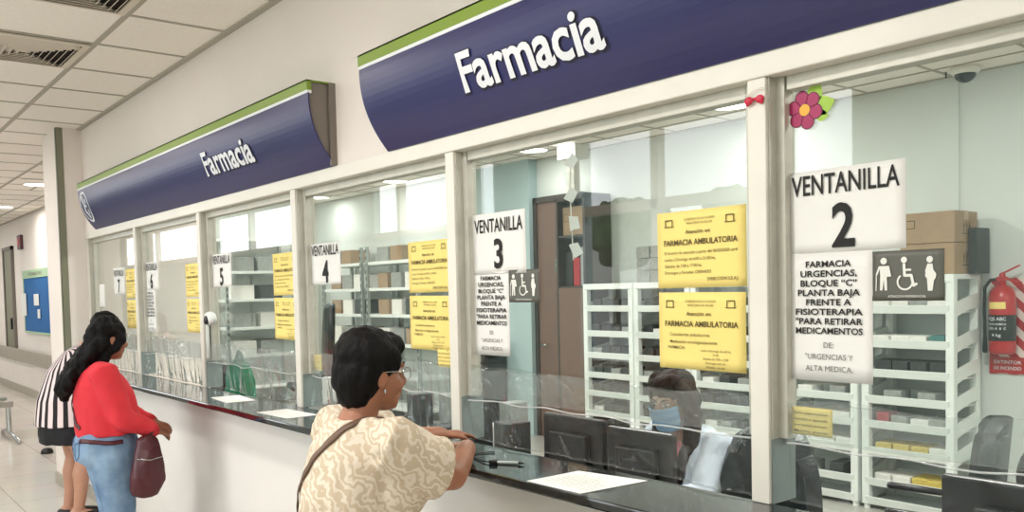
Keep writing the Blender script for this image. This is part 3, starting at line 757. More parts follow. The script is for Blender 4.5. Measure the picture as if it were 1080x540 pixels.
# cartons and bundles standing on the units
def cardboard_box(x, y, z, sx, sy, sz, label, rz=0.0):
    r = empty('cardboard_box', (x, y, z), rz)
    MB().box(-sx / 2, sx / 2, -sy / 2, sy / 2, 0, sz).build('carton', M['card'], r, bevel=0.004)
    MB().box(-sx / 2 - 0.001, sx / 2 + 0.001, -0.03, 0.03, sz * 0.72, sz + 0.0015).build('tape', mat_tape, r)
    p = MB(); Pf = lambda u, v: (u, -sy / 2 - 0.001, v)
    stroke(p, [(-0.1 * sx / 0.3 - 0.03, sz * 0.5), (-0.1 * sx / 0.3 + 0.03, sz * 0.5), (-0.1 * sx / 0.3 + 0.03, sz * 0.75), (-0.1 * sx / 0.3 - 0.03, sz * 0.75), (-0.1 * sx / 0.3 - 0.03, sz * 0.5)], 0.006, Pf)
    Ps = lambda u, v: (sx / 2 + 0.001, u, v)
    for d in (-0.04, 0.0, 0.04):
        stroke(p, [(d, sz * 0.35), (d, sz * 0.62), (d + 0.012, sz * 0.5)], 0.007, Ps)
    stroke(p, [(-0.06, sz * 0.28), (0.06, sz * 0.28)], 0.006, Ps)
    link_mesh('print_marks', raw(p, 'print_marks'), M['brownink'], r)
    tag(r, label, 'box'); return r
mat_tape = mat('parcel_tape', srgb(176, 152, 120), 0.4)
cardboard_box(-2.76, SY + 0.2, SH, 0.36, 0.34, 0.205, 'brown cardboard box on the rightmost shelf unit, lower of two')
cardboard_box(-2.75, SY + 0.19, SH + 0.207, 0.35, 0.33, 0.205, 'brown cardboard box on the rightmost shelf unit, upper of two')
carton('blk', 0.05, 0.20, 0.30, 'darkbox', (-2.54, SY + 0.30, SH), 0.0, 'dark upright slab standing in for the shadow behind the stacked cardboard boxes', None)  # dark slab stands in for the boxes' shadow on the wall
bn = 0
for lv in range(3):
    for j in range(4):
        carton('bundle', 0.155, 0.3, 0.105, 'darkbox' if (j + lv) % 3 else 'greybox', (-5.30 + 0.165 * j, SY + 0.2, SH + 0.108 * lv), random.uniform(-0.05, 0.05),
               'grey wrapped medicine bundle piled on top of the second shelf unit from left', 'wrapped bundles on the shelf unit', name='medicine_bundle', cat='package')

# fire extinguisher on its board
EX = (-2.43, BACK)
bd = MB().box(-0.105, 0.125, -0.012, 0, 0.96, 1.60).build('extinguisher_board', M['hazard'], loc=(EX[0], EX[1], 0)); tag(bd, 'red and white diagonal striped board behind the fire extinguisher', 'board')
MB().box(-0.105, 0.125, -0.016, -0.012, 0.965, 1.075).build('caption_plate', M['red'], bd)
t = MB(); put_text(t, 'EXTINTOR', 0.01, 1.03, 0.022, 0.17, 0.01, P=lambda u, v: (u, -0.0165, v)); put_text(t, 'DE INCENDIO', 0.01, 0.99, 0.022, 0.17, 0.01, P=lambda u, v: (u, -0.0165, v))
link_mesh('lettering', raw(t, 'caption'), M['signwhite'], bd)
ex = empty('fire_extinguisher', (EX[0] + 0.01, EX[1] - 0.10, 1.10))
MB().lathe([(0.055, 0.0), (0.078, 0.012), (0.080, 0.03), (0.080, 0.37), (0.070, 0.415), (0.045, 0.445), (0.024, 0.455), (0.022, 0.48)], n=28).build('cylinder', M['red'], ex, True)
MB().lathe([(0.0812, 0.09), (0.0812, 0.26)], n=28).build('label_band', M['black'], ex, True)
lb = MB()
for a0, s, z, hh in ((-95, 'PQS ABC', 0.225, 0.022), (-95, 'POLVO QUÍMICO', 0.195, 0.012), (-95, 'USO: A  B  C', 0.165, 0.016), (-95, '4 kg', 0.12, 0.02)):
    put_text(lb, s, 0, z, hh, 0.12 if len(s) > 5 else 0.06, 0.01, P=lambda u, v: (0.083 * math.cos(math.radians(a0) + u / 0.083), 0.083 * math.sin(math.radians(a0) + u / 0.083), v))
link_mesh('lettering', raw(lb, 'label_text'), M['signwhite'], ex)
ty = MB()
for k in range(8):
    a = math.radians(-135 + 10 * k); b = math.radians(-135 + 10 * (k + 1)); i = len(ty.v)
    ty.v += [(0.0815 * math.cos(q), 0.0815 * math.sin(q), z) for q, z in ((a, 0.30), (b, 0.30), (b, 0.345), (a, 0.345))]; ty.f.append((i, i + 1, i + 2, i + 3))
link_mesh('sticker', raw(ty, 'sticker'), M['yellow'], ex)
MB().tube([(0, 0, 0.47), (0, 0, 0.52)], 0.02, 12).box(-0.03, 0.03, -0.02, 0.02, 0.485, 0.51).build('valve', M['red'], ex)
MB().box(-0.01, 0.12, -0.009, 0.009, 0.0, 0.01, Matrix.Translation((0, 0, 0.525)) @ Matrix.Rotation(-0.45, 4, 'Y')).box(-0.01, 0.12, -0.009, 0.009, 0, 0.01, Matrix.Translation((0, 0, 0.495)) @ Matrix.Rotation(0.25, 4, 'Y')).build('lever', M['red'], ex)
MB().tube([(-0.02, 0, 0.495), (-0.07, -0.01, 0.49), (-0.105, -0.01, 0.44), (-0.11, -0.01, 0.3), (-0.105, -0.01, 0.1)], 0.011, 10).tube([(-0.105, -0.01, 0.12), (-0.104, -0.01, 0.02)], [0.012, 0.017], 10).build('hose', M['black'], ex, True)
MB().box(-0.06, 0.06, 0.07, 0.10, 0.30, 0.33).build('wall_bracket', M['steel'], ex)
tag(ex, 'red fire extinguisher hung on the office back wall', 'fire extinguisher')

# dome camera, conduit, ceiling lamps
dc = empty('security_camera', (-2.62, 6.02, CEIL))
MB().lathe([(0.09, 0.0), (0.09, -0.03), (0.075, -0.045)], n=28).build('housing', M['lampring'], dc, True)
MB().lathe([(0.068, -0.04), (0.062, -0.065), (0.045, -0.085), (0.02, -0.097), (0.003, -0.1)], n=28).build('dome', M['black'], dc, True)
MB().tube([(-0.135, 0.02, 0.0), (-0.135, 0.02, -0.035)], 0.006, 8).build('cable_stub', M['black'], dc)
tag(dc, 'white ceiling security camera with dark dome', 'camera')
cd = MB().box(-2.753, -2.738, BACK - 0.012, BACK, SH + 0.1, CEIL).build('cable_conduit', M['office_wall']); tag(cd, 'thin vertical cable conduit on the back wall below the camera', 'conduit')

LAMPS = []
def lamp(x, y, label, power, group, size=0.15, z=CEIL, color=(1, 0.97, 0.92)):
    r = empty('ceiling_lamp', (x, y, z))
    MB().lathe([(size + 0.02, 0.0), (size + 0.02, -0.006), (size, -0.012), (size, 0.0)], n=28).build('ring', M['lampring'], r, True)
    MB().lathe([(size, -0.002), (size, -0.008), (size * 0.6, -0.012)], n=28).build('diffuser', M['lamp'], r, True)
    L = bpy.data.lights.new('lamp_light', 'AREA'); L.shape = 'DISK'; L.size = size * 2.4; L.energy = power; L.color = color
    lo = bpy.data.objects.new('lamp_light', L); COL.objects.link(lo); lo.parent = r; lo.location = (0, 0, -0.03)
    tag(r, label, 'lamp', group)
for x, y, s in ((-4.24, 5.66, 'over the shelf units behind window 3, right one'), (-6.70, 5.72, 'behind window 3 near the brown door'), (-9.47, 5.80, 'over the back of the office behind window 4')):
    lamp(x, y, 'round glowing office ceiling lamp %s' % s, OFFICE_LAMP * 0.13, 'round office ceiling lamps')
for x in (-11.6, -9.0, -6.6, -4.2, -1.8, 0.6): lamp(x, 3.7, 'unseen office ceiling lamp added for light in the row nearer the windows', OFFICE_LAMP, 'added office lamps over the desks')  # row out of view, added to light the office
lamp(-11.6, 5.8, 'round office ceiling lamp in the far left corner', OFFICE_LAMP * 0.15, 'round office ceiling lamps')
lamp(-11.77, 2.20, 'bright round hall ceiling lamp left of the column, nearer', HALL_LAMP, 'hall ceiling lamps left of the column')
lamp(-14.8, 2.27, 'bright round hall ceiling lamp left of the column, farther', HALL_LAMP, 'hall ceiling lamps left of the column')
for x in (-12.0, -8.5, -5.3, -2.1, 1.0):
    for y in (0.2, -1.4): lamp(x, y, 'unseen hall ceiling lamp added for light over the waiting area', HALL_LAMP * (1.7 if x > -4 else 1.0), 'added hall lamps over the waiting area', 0.15, color=(1, 0.95, 0.91))  # unseen fixtures added as fill, stronger on the right for the nearest sheets
for x in (-18, -22): lamp(x, 1.0, 'unseen hall ceiling lamp added for light deep in the corridor', HALL_LAMP * 1.5, 'added hall lamps deep in the corridor')  # out of view, added to light the far corridor

# ceiling air diffusers in the hall
def diffuser(x, y, label):
    r = empty('air_diffuser', (x, y, CEIL)); s = 0.288
    MB().box(-s, s, -s, s, -0.006, -0.002).build('backing', M['ventdark'], r)
    f = MB()
    for a, b in ((s, s - 0.035),):
        f.box(-a, a, -a, -b, -0.014, 0).box(-a, a, b, a, -0.014, 0).box(-a, -b, -b, b, -0.014, 0).box(b, a, -b, b, -0.014, 0)
    f.build('frame', M['vent'], r)
    sl = MB(); h = s - 0.035
    for k in range(7):                     # four-way louvre: slats of each triangle run parallel to their side
        d = h * (0.96 - 0.135 * k)
        for q in range(4):
            T = Matrix.Rotation(q * PI / 2, 4, 'Z') @ Matrix.Translation((0, -d + 0.008, -0.016)) @ Matrix.Rotation(-0.85, 4, 'X')
            sl.box(-d, d, -0.016, 0.016, -0.0015, 0.0015, T)
    sl.build('louvre', M['vent'], r)
    tag(r, label, 'vent', 'square air diffusers in the hall ceiling')
diffuser(-5.475, 0.975, 'square ceiling air diffuser, farther one at the left edge')
diffuser(-4.255, 0.975, 'square ceiling air diffuser, nearer one at the top edge')

# ---------------------------------------------------------------- office desk, monitors, chairs
dk = empty('office_desk', (-2.2, 2.3, 0))
MB().box(-1.5, 3.0, -0.30, 0.32, 0.70, 0.735).build('desk_top', M['desk'], dk, bevel=0.004)
for x in (-1.45, 0.3, 2.9): MB().box(x - 0.02, x + 0.02, -0.28, 0.3, 0, 0.70).build('leg', M['desk'], dk)
tag(dk, 'grey office desk with the two black monitors, nearer the viewer', 'desk')
def monitor(x, y, rz, w, h, label, group, top):
    r = empty('monitor', (x, y, 0.735), rz)
    zb = top - h - 0.735
    MB().box(-w / 2, w / 2, -0.012, 0.018, zb, zb + h).box(-w * 0.3, w * 0.3, -0.04, -0.012, zb + 0.06, zb + h - 0.06).build('case', M['black'], r, bevel=0.008)
    MB().box(-w / 2 + 0.015, w / 2 - 0.015, 0.018, 0.0195, zb + 0.02, zb + h - 0.015).build('screen', M['iris'], r)
    MB().box(-0.03, 0.03, -0.03, -0.005, 0.012, zb + 0.1).build('stand', M['black'], r)
    MB().lathe([(0.11, 0), (0.11, 0.008), (0.03, 0.016)], n=24).build('base', M['black'], r)
    tag(r, label, 'monitor', group)
monitor(-2.395, 2.22, 0.0, 0.33, 0.30, 'black monitor seen from behind in window 3, left one', 'monitors behind window 3', 1.118)
monitor(-2.075, 2.24, 0.03, 0.30, 0.30, 'black monitor seen from behind in window 3, beside the seated pharmacist', 'monitors behind window 3', 1.10)
monitor(-0.775, 2.16, 0.0, 0.44, 0.34, 'black monitor seen from behind at the lower right corner', None, 1.122)

def office_chair(x, y, rz, label, top=1.08, w=0.46, arms=True):
    r = empty('office_chair', (x, y, 0), rz)
    b = MB(); n = 10
    def fn(u, v):
        ww = w / 2 * (1.0 - 0.22 * max(0, v - 0.72) / 0.28 * 1.0) * (0.86 + 0.14 * math.sin(PI * min(1, v * 1.2)))
        return ((u - 0.5) * 2 * ww, -0.06 * (1 - (2 * u - 1) ** 2) - 0.05 * v, 0.5 + v * (top - 0.5) - 0.05 * ((2 * u - 1) ** 4) * (v > 0.9))
    o = b.grid(fn, 12, 12).build('backrest', M['leather'], r, True); s = o.modifiers.new('pad', 'SOLIDIFY'); s.thickness = 0.07; s.offset = 0
    q = o.modifiers.new('round', 'BEVEL'); q.width = 0.025; q.segments = 3
    MB().box(-w / 2, w / 2, 0.0, 0.46, 0.42, 0.50).build('seat', M['leather'], r, True, bevel=0.035)
    for s in ((-1, 1) if arms else ()):
        MB().tube([(s * w * 0.5, 0.08, 0.46), (s * (w * 0.5 + 0.05), 0.08, 0.64), (s * (w * 0.5 + 0.05), 0.32, 0.66)], 0.018, 8).build('armrest', M['black'], r, True)
    MB().tube([(0, 0.22, 0.08), (0, 0.22, 0.42)], 0.025, 10).build('column', M['chrome'], r)
    for k in range(5):
        a = 2 * PI * k / 5; MB().tube([(0, 0.22, 0.09), (0.26 * math.cos(a), 0.22 + 0.26 * math.sin(a), 0.06)], 0.018, 8).tube([(0.26 * math.cos(a) - 0.01, 0.22 + 0.26 * math.sin(a), 0.028), (0.26 * math.cos(a) + 0.01, 0.22 + 0.26 * math.sin(a), 0.028)], 0.022, 8).build('leg', M['black'], r, True)
    tag(r, label, 'chair'); return r
office_chair(-1.92, 2.72, PI + 0.1, 'black leather office chair beside the post between windows 3 and 2', 1.06, 0.40, False)
office_chair(-1.60, 3.75, PI - 1.1, 'black office chair in front of the rightmost shelf unit', 1.03, 0.40)
office_chair(-5.30, 2.75, PI, 'black office chair behind window 4, in front of its small yellow card', 1.03)
office_chair(-9.95, 5.0, PI - 0.3, 'black high-backed office chair far behind window 4', 1.48, 0.5)
# dark bag on the floor right of the shelf
hb = empty('hanging_bag', (-1.60, 4.6, 0))
blob('bag_body', MB().ell((0, 0, 0.62), (0.16, 0.10, 0.20)).ell((0, 0, 0.48), (0.18, 0.12, 0.16)), M['blackcloth'], hb, 0.012, 4)
MB().tube([(-0.1, 0, 0.78), (-0.05, 0, 0.9), (0.05, 0, 0.9), (0.1, 0, 0.78)], 0.012, 8).build('handle', M['blackcloth'], hb, True)
MB().box(-0.2, 0.2, -0.2, 0.2, 0.30, 0.33).box(-0.18, -0.15, -0.18, 0.18, 0, 0.3).box(0.15, 0.18, -0.18, 0.18, 0, 0.3).build('stool', M['desk'], hb)
tag(hb, 'dark bag standing on a low stool by the back wall, under the extinguisher', 'bag')

# door, tall cabinet and low shelf at the back
dr = empty('door_1', (-6.79, BACK, 0)); dr['kind'] = 'structure'
MB().box(-0.36, 0.30, -0.05, -0.005, 0, 2.52).build('door_leaf', M['wood'], dr)
MB().box(-0.42, -0.36, -0.07, 0, 0, 2.58).box(-0.42, 0.34, -0.07, 0, 2.52, 2.58).build('door_frame', M['darkwood'], dr)
MB().tube([(-0.28, -0.05, 1.0), (-0.28, -0.10, 1.0), (-0.2, -0.10, 1.0)], 0.012, 8).build('door_handle', M['chrome'], dr, True)
pb = empty('door_poster', (-6.66, BACK - 0.055, 1.9))
MB().box(-0.2, 0.16, -0.004, 0, -0.12, 0.02).build('panel', M['tealbox'], pb); MB().box(-0.19, 0.15, -0.006, -0.004, -0.01, 0.0).box(-0.19, 0.15, -0.006, -0.004, -0.06, -0.05).build('line', M['paper'], pb)
tag(pb, 'small blue-grey notice on the brown door', 'notice')
cb = empty('tall_cabinet', (-6.28, BACK - 0.2, 0))
MB().box(-0.21, -0.18, -0.18, 0.18, 0, 2.5).box(0.18, 0.21, -0.18, 0.18, 0, 2.5).box(-0.21, 0.21, -0.18, 0.18, 2.46, 2.52).box(-0.2, 0.2, 0.16, 0.18, 0, 2.5).build('carcass', M['darkwood'], cb, bevel=0.003)
for z in (0.1, 0.9, 1.62, 2.12): MB().box(-0.18, 0.18, -0.17, 0.16, z - 0.02, z).build('shelf', M['darkwood'], cb)
MB().box(-0.18, 0.18, -0.178, -0.165, 0.1, 1.6).build('door', M['wood'], cb)
tag(cb, 'tall dark wooden cabinet beside the brown door', 'cabinet')
cardboard_box(-6.28, BACK - 0.2, 2.12, 0.31, 0.26, 0.28, 'light cardboard box in the top of the tall dark cabinet')
for j, (dx, m, hh, w_) in enumerate(((-0.11, 'darkbox', 0.34, 0.1), (0.0, 'redbox', 0.28, 0.09), (0.11, 'greybox', 0.38, 0.1))):
    carton('cb%d' % j, w_, 0.2, hh, m, (-6.28 + dx, BACK - 0.2, 1.62), 0, '%s upright box on the middle shelf of the tall cabinet' % ('dark', 'red', 'grey')[j], None)
ls = empty('low_rack', (-7.86, BACK - 0.30, 0))
for z in (0.12, 0.42, 0.78): MB().box(-0.30, 0.24, -0.16, 0.16, z, z + 0.025).build('shelf', M['darkwood'], ls)
for x in (-0.29, 0.22): MB().box(x - 0.02, x + 0.02, -0.16, 0.16, 0, 1.05).build('side', M['black'], ls)
tag(ls, 'low black rack with papers against the pale teal partition', 'rack')
for j in range(4): carton('papers', 0.30 - 0.02 * j, 0.22, 0.022, 'whitebox' if j % 2 else 'greybox', (-7.90, BACK - 0.31, 0.445 + 0.0225 * j), random.uniform(-0.15, 0.15), 'stacked paper bundle on the low black rack', 'paper bundles on the low rack', name='paper_bundle', cat='papers')
carton('papers2', 0.3, 0.22, 0.12, 'greybox', (-7.90, BACK - 0.31, 0.805), 0.05, 'grey box on top of the low black rack', None)

# steel racks deeper in the office (seen through windows 4 and 5)
def rack(x, y, rz, w, d, h, zs, label):
    r = empty('steel_rack', (x, y, 0), rz)
    for sx in (-w / 2, w / 2):
        for sy in (-d / 2, d / 2):
            u = MB().box(sx - 0.02, sx + 0.02, sy - 0.02, sy + 0.02, 0, h); u.build('upright', M['steel'], r)
    for z in zs: MB().box(-w / 2, w / 2, -d / 2, d / 2, z - 0.04, z).build('shelf', M['plastic'], r, bevel=0.003)
    for sx in (-w / 2, w / 2):
        hl = MB()
        for k in range(int(h / 0.09)): hl.box(sx - 0.009, sx + 0.009, -d / 2 - 0.022, -d / 2 - 0.020, 0.05 + 0.09 * k, 0.095 + 0.09 * k)
        hl.build('slot_strip', M['ventdark'], r)
    tag(r, label, 'rack'); return r
rack(-10.75, BACK - 0.28, 0, 1.1, 0.45, 2.2, (0.15, 0.55, 0.95, 1.32, 1.66, 2.0), 'grey steel rack with white shelves at the back wall, farther behind window 4')
rack(-9.45, BACK - 0.28, 0, 1.2, 0.45, 2.2, (0.15, 0.55, 0.95, 1.32, 1.66, 2.0), 'grey steel rack with white shelves at the back wall, nearer behind window 4')
rack(-12.22, 5.05, PI / 2, 1.0, 0.45, 2.45, (0.3, 0.75, 1.15, 1.55, 1.95, 2.42), 'tall slotted steel rack at the far office wall behind window 5')
cnt = 0
for rx, nm in ((-10.75, 'farther'), (-9.45, 'nearer')):
    for z, s in ((0.95, 'wgc'), (1.32, 'cwd'), (1.66, 'cgw'), (2.0, 'gc')):
        for j, ch in enumerate(s):
            m, word = {'w': ('whitebox', 'white'), 'g': ('greybox', 'grey'), 'c': ('card', 'brown'), 'd': ('darkbox', 'dark')}[ch]
            lv = {0.95: 'low', 1.32: 'middle', 1.66: 'upper', 2.0: 'top'}[z]
            carton('rk' + ch, 0.26, 0.3, 0.19, m, (rx - 0.34 + 0.33 * j, BACK - 0.28, z), random.uniform(-0.06, 0.06), '%s carton on the %s shelf of the %s steel rack behind window 4' % (word, lv, nm), None, name='storage_box')
for z, s in ((0.75, 'wg'), (1.15, 'gw'), (1.55, 'wd'), (1.95, 'gg')):
    for j, ch in enumerate(s):
        m, word = {'w': ('whitebox', 'white'), 'g': ('greybox', 'grey'), 'd': ('darkbox', 'dark')}[ch]
        carton('rl' + ch, 0.28, 0.34, 0.2, m, (-12.22, 4.82 + 0.42 * j, z), random.uniform(-0.06, 0.06), '%s carton at %.2f m on the tall slotted rack behind window 5, %s' % (word, z, ('near end', 'far end')[j]) if False else
               '%s carton on the %s level of the slotted rack behind window 5, %s end' % (word, {0.75: 'lowest', 1.15: 'second', 1.55: 'third', 1.95: 'top'}[z], ('nearer', 'farther')[j]), None, name='storage_box')
# curtains on the far office wall (window 6)
cu = MB()
def cf(u, v): return (0.05 * math.sin(u * 2 * PI * 7) * (0.6 + 0.4 * (1 - v)) - 0.02 * math.sin(u * 31), u * 1.0, v * 2.5)
co = cu.grid(cf, 90, 10).build('curtain', M['curtain'], smooth=True, loc=(-12.36, 3.42, 0.0)); co.modifiers.new('thickness', 'SOLIDIFY').thickness = 0.004
tag(co, 'pale teal hanging curtain on the far office wall behind window 6', 'curtain')
MB().tube([(0.0, -0.06, 2.52), (0.0, 1.06, 2.52)], 0.015, 8).build('curtain_rod', M['steel'], co)

# things close behind the panes
gc = empty('green_bag', (-5.62, 2.20, 0.735))
blob('bag_body', MB().ell((0, 0, 0.24), (0.15, 0.09, 0.22)).ell((0.05, 0, 0.1), (0.17, 0.1, 0.12)), M['greencloth'], gc, 0.01, 4, wrinkle=lambda c: 0.012 * noise.noise(c * 16))
MB().tube([(-0.06, 0, 0.44), (0, 0, 0.50), (0.06, 0, 0.44)], 0.01, 8).build('handle', M['greencloth'], gc, True)
tag(gc, 'dark green cloth bag behind the film of window 5', 'bag')
d2 = empty('office_desk', (-5.2, 2.3, 0))
MB().box(-2.3, 1.35, -0.30, 0.32, 0.70, 0.735).build('desk_top', M['desk'], d2, bevel=0.004)
for x in (-2.25, -0.5, 1.3): MB().box(x - 0.02, x + 0.02, -0.28, 0.3, 0, 0.70).build('leg', M['desk'], d2)
tag(d2, 'grey office desk farther left, carrying packs and a green bag', 'desk')
ic = empty('intercom', (POST[1] + 0.05, 1.838, 1.47))
MB().ell((0.02, -0.02, 0), (0.075, 0.03, 0.042)).build('casing', M['plastic'], ic, True)
MB().lathe([(0.026, -0.052), (0.026, -0.045), (0.02, -0.04)], (0.03, 0, -0.008), n=16, axis='y').build('speaker', M['black'], ic, True)
MB().tube([(-0.035, -0.018, 0.0), (-0.035, -0.018, -0.23)], 0.010, 8).build('stem', M['plastic'], ic, True)
tag(ic, 'white intercom with black speaker on the frame of window 5', 'intercom')
# clutter of packs behind the films of windows 4, 5, 6
def packs(x0, x1, n, label, group, mats):
    for k in range(n):
        sx, sy, sz = random.choice(((0.09, 0.12, 0.34), (0.07, 0.1, 0.40), (0.12, 0.14, 0.28)))
        carton('pk' + mats[k % len(mats)], sx, sy, sz, mats[k % len(mats)], (x0 + (x1 - x0) * k / max(1, n - 1), 2.15 + 0.1 * (k % 2), 0.735), random.uniform(-0.2, 0.2), {'darkbox': 'dark ', 'greybox': 'grey ', 'whitebox': 'white '}[mats[k % len(mats)]] + label, {'darkbox': 'dark ', 'greybox': 'grey ', 'whitebox': 'white '}[mats[k % len(mats)]] + group)
packs(-4.5, -3.98, 6, 'medicine pack on the desk beside the green bag', 'packs beside the green bag', ['darkbox', 'whitebox', 'greybox'])
packs(-3.35, -2.68, 7, "medicine pack on the desk beyond the cream woman's face", "packs beyond the cream woman's face", ['darkbox', 'greybox', 'darkbox', 'whitebox'])
mo = MB()
monitor(-5.95, 2.2, 0.0, 0.4, 0.32, 'dark monitor seen from behind in window 6', None, 1.13)
# hanging paper garland and glowing white box behind window 3
gl = empty('paper_garland', (-2.02, 1.875, 2.02))
MB().tube([(0, 0.01, 0.03), (-0.01, 0.01, -0.1), (0.0, 0.01, -0.33)], 0.002, 6).build('string', M['trim'], gl, True)
for k, (dx, dz, a) in enumerate(((0.0, -0.02, 0.4), (-0.012, -0.075, -0.5), (-0.005, -0.125, 0.3), (-0.015, -0.165, 0.8), (0.005, -0.215, -0.4), (0.0, -0.255, 0.5), (0.012, -0.30, -0.7))):
    MB().prism([(-0.020, -0.018), (0.012, -0.024), (0.022, 0.012), (-0.004, 0.026)], 'y', -0.001, 0.001).build('paper_star', M['film'] if k % 2 else M['paper'], gl, loc=(dx, 0.008, dz)).rotation_euler = (0.2, a, 0.5)
tag(gl, 'hanging garland of pale paper stars inside window 3', 'decoration')
eb = empty('ceiling_glow_box', (-6.30, 5.9, CEIL))
MB().box(-0.13, 0.13, -0.09, 0.09, -0.14, 0.0).build('casing', M['lampring'], eb, bevel=0.01)
MB().box(-0.12, 0.12, -0.094, -0.09, -0.13, -0.01).build('diffuser', M['lamp'], eb)
MB().box(-0.05, 0.05, -0.04, 0.04, -0.48, -0.14).build('drop_pole', M['lampring'], eb)
tag(eb, 'glowing white box with a pole under the office ceiling behind window 3', 'lamp')

# ---------------------------------------------------------------- far corridor
WC = 2.81
nb = empty('notice_board', (-15.35, WC, 1.10))
MB().box(-1.0, 1.0, -0.03, 0, 0, 0.86).build('felt_panel', M['blue'], nb)
MB().box(-1.06, 1.06, -0.04, 0, 0.86, 0.99).box(-1.03, -1.0, -0.04, 0, 0, 0.86).box(1.0, 1.03, -0.04, 0, 0, 0.86).box(-1.03, 1.03, -0.04, 0, -0.03, 0).build('frame', M['palegreen'], nb)
t = MB(); put_text(t, 'INFORMACIONES', 0, 0.895, 0.06, 1.0, 0.01, P=lambda u, v: (u, -0.042, v)); link_mesh('lettering', raw(t, 'board_title'), M['guard'], nb)
tag(nb, 'blue felt notice board with pale green header on the corridor wall', 'notice board')
for x0, x1, z0, z1, lab in ((-1.18, -0.78, 0.25, 0.62, 'white leaflets hanging at the left edge of the blue board'), (-0.15, 0.22, 0.42, 0.6, 'white sheet pinned to the middle of the blue board'), (0.1, 0.28, 0.22, 0.36, 'small white slip pinned low on the blue board')):
    o = MB().box(x0, x1, -0.036, -0.0315, z0, z1).build('pinned_sheet', M['paper'], loc=(-15.35, WC - 0.01 if x0 > -1 else WC - 0.012, 1.10)); tag(o, lab, 'paper')
hr = empty('handrail', (-14.5, WC, 0.66))
MB().box(-11, 6.0, -0.07, -0.05, -0.1, 0.12).build('rail', M['base'], hr, bevel=0.01)
for x in (-9, -6, -3, 0, 3, 5.5): MB().box(x - 0.03, x + 0.03, -0.05, 0, -0.03, 0.05).build('bracket', M['base'], hr)
tag(hr, 'beige wall handrail along the far corridor wall', 'handrail')
fd = empty('door_2', (-17.75, WC, 0)); fd['kind'] = 'structure'
MB().box(-0.36, 0.36, -0.03, 0, 0.6, 2.5).build('door_leaf', M['guard'], fd); MB().box(-0.44, -0.36, -0.05, 0, 0.55, 2.56).box(0.36, 0.44, -0.05, 0, 0.55, 2.56).box(-0.44, 0.44, -0.05, 0, 2.5, 2.56).build('door_frame', M['signgrey'], fd)
MB().box(0.22, 0.3, -0.07, -0.03, 1.1, 1.3).build('door_handle', M['black'], fd)
al = empty('fire_alarm', (-16.55, WC, 2.58)); MB().box(-0.14, 0.14, -0.05, 0, -0.12, 0.12).build('housing', M['burgundy'], al, bevel=0.01); MB().lathe([(0.07, -0.06), (0.08, -0.05)], n=16, axis='y').build('horn', M['red'], al); tag(al, 'dark red fire alarm box high on the corridor wall', 'alarm')
# waiting bench at the left edge
wb = empty('waiting_bench', (-11.6, 1.05, 0))
MB().box(-0.03, 0.03, -1.2, 0.75, 0.36, 0.42).build('beam', M['chrome'], wb)
for y in (-0.9, 0.7):
    MB().tube([(0, y, 0.36), (0, y, 0.06)], 0.028, 10).build('post', M['chrome'], wb)
    MB().tube([(-0.45, y, 0.025), (-0.2, y, 0.065), (0.2, y, 0.065), (0.62, y, 0.025)], 0.024, 10).build('foot', M['chrome'], wb, True)
for k in range(3):
    y = -0.85 + 0.62 * k
    s = MB(); s.grid(lambda u, v: (-0.1 + 0.48 * (u - 0.5) , y - 0.28 + 0.56 * v, 0.45 + 0.04 * (2 * u - 1) ** 2), 8, 4).build('seat', M['steel'], wb, True).modifiers.new('t', 'SOLIDIFY').thickness = 0.02
    s = MB(); s.grid(lambda u, v: (-0.36 - 0.12 * u, y - 0.28 + 0.56 * v, 0.48 + 0.42 * u), 8, 4).build('backrest', M['steel'], wb, True).modifiers.new('t', 'SOLIDIFY').thickness = 0.02
tag(wb, 'steel waiting bench at the left edge of the hall', 'bench')
ds = MB().lathe([(0.06, 0), (0.06, 0.02), (0.05, 0.045), (0.02, 0.06)], n=20).build('door_stop', M['black'], smooth=True, loc=(-10.1, 1.86, 0)); tag(ds, 'small black dome door stop on the hall floor behind the striped woman', 'door stop')

# ---------------------------------------------------------------- people
def V(*a): return Vector(a)
def lerp(a, b, t): return Vector(a) * (1 - t) + Vector(b) * t
def hand(mb, wrist, d, n, thumb, curl=0.5):
    """palm, four unequal bent fingers and a thumb; d: finger direction, n: back of hand, thumb: +1/-1 side"""
    d = Vector(d).normalized(); n = (Vector(n) - d * Vector(n).dot(d)).normalized(); s = d.cross(n) * thumb; w = Vector(wrist)
    mb.tube([w - d * 0.015, w + d * 0.03, w + d * 0.08], [(0.024, 0.017), (0.034, 0.016), (0.037, 0.013)], 12, side=s)
    for k, (o, L) in enumerate(((0.030, 0.060), (0.0105, 0.070), (-0.0095, 0.066), (-0.029, 0.052))):
        p = w + d * (0.080 - 0.004 * abs(k - 1)) + s * o; pts = [p - d * 0.015, p]; dd = d.copy()
        for q, f in enumerate((0.42, 0.33, 0.25)):
            a = curl * (0.55, 0.9, 0.7)[q]; dd = (dd * math.cos(a) - n * math.sin(a)).normalized()
            nn = (n * math.cos(a) + d * 0).normalized(); p = p + dd * L * f; pts.append(p)
        mb.tube(pts, [0.0088, 0.0085, 0.008, 0.0075, 0.0065], 8)
    b = w + d * 0.022 + s * 0.026
    mb.tube([b - s * 0.01, b + s * 0.016 + d * 0.016, b + s * 0.026 + d * 0.040 - n * 0.008, b + s * 0.024 + d * 0.060 - n * 0.016], [0.013, 0.0115, 0.0098, 0.008], 8)

def arm(mb, sh, el, wr, r=(0.052, 0.043, 0.028)):
    mb.tube([sh, lerp(sh, el, 0.5), el], [r[0], r[0] * 0.92, r[1]], 12)
    mb.tube([el, lerp(el, wr, 0.35), wr], [r[1], r[1] * 0.96, r[2]], 12)

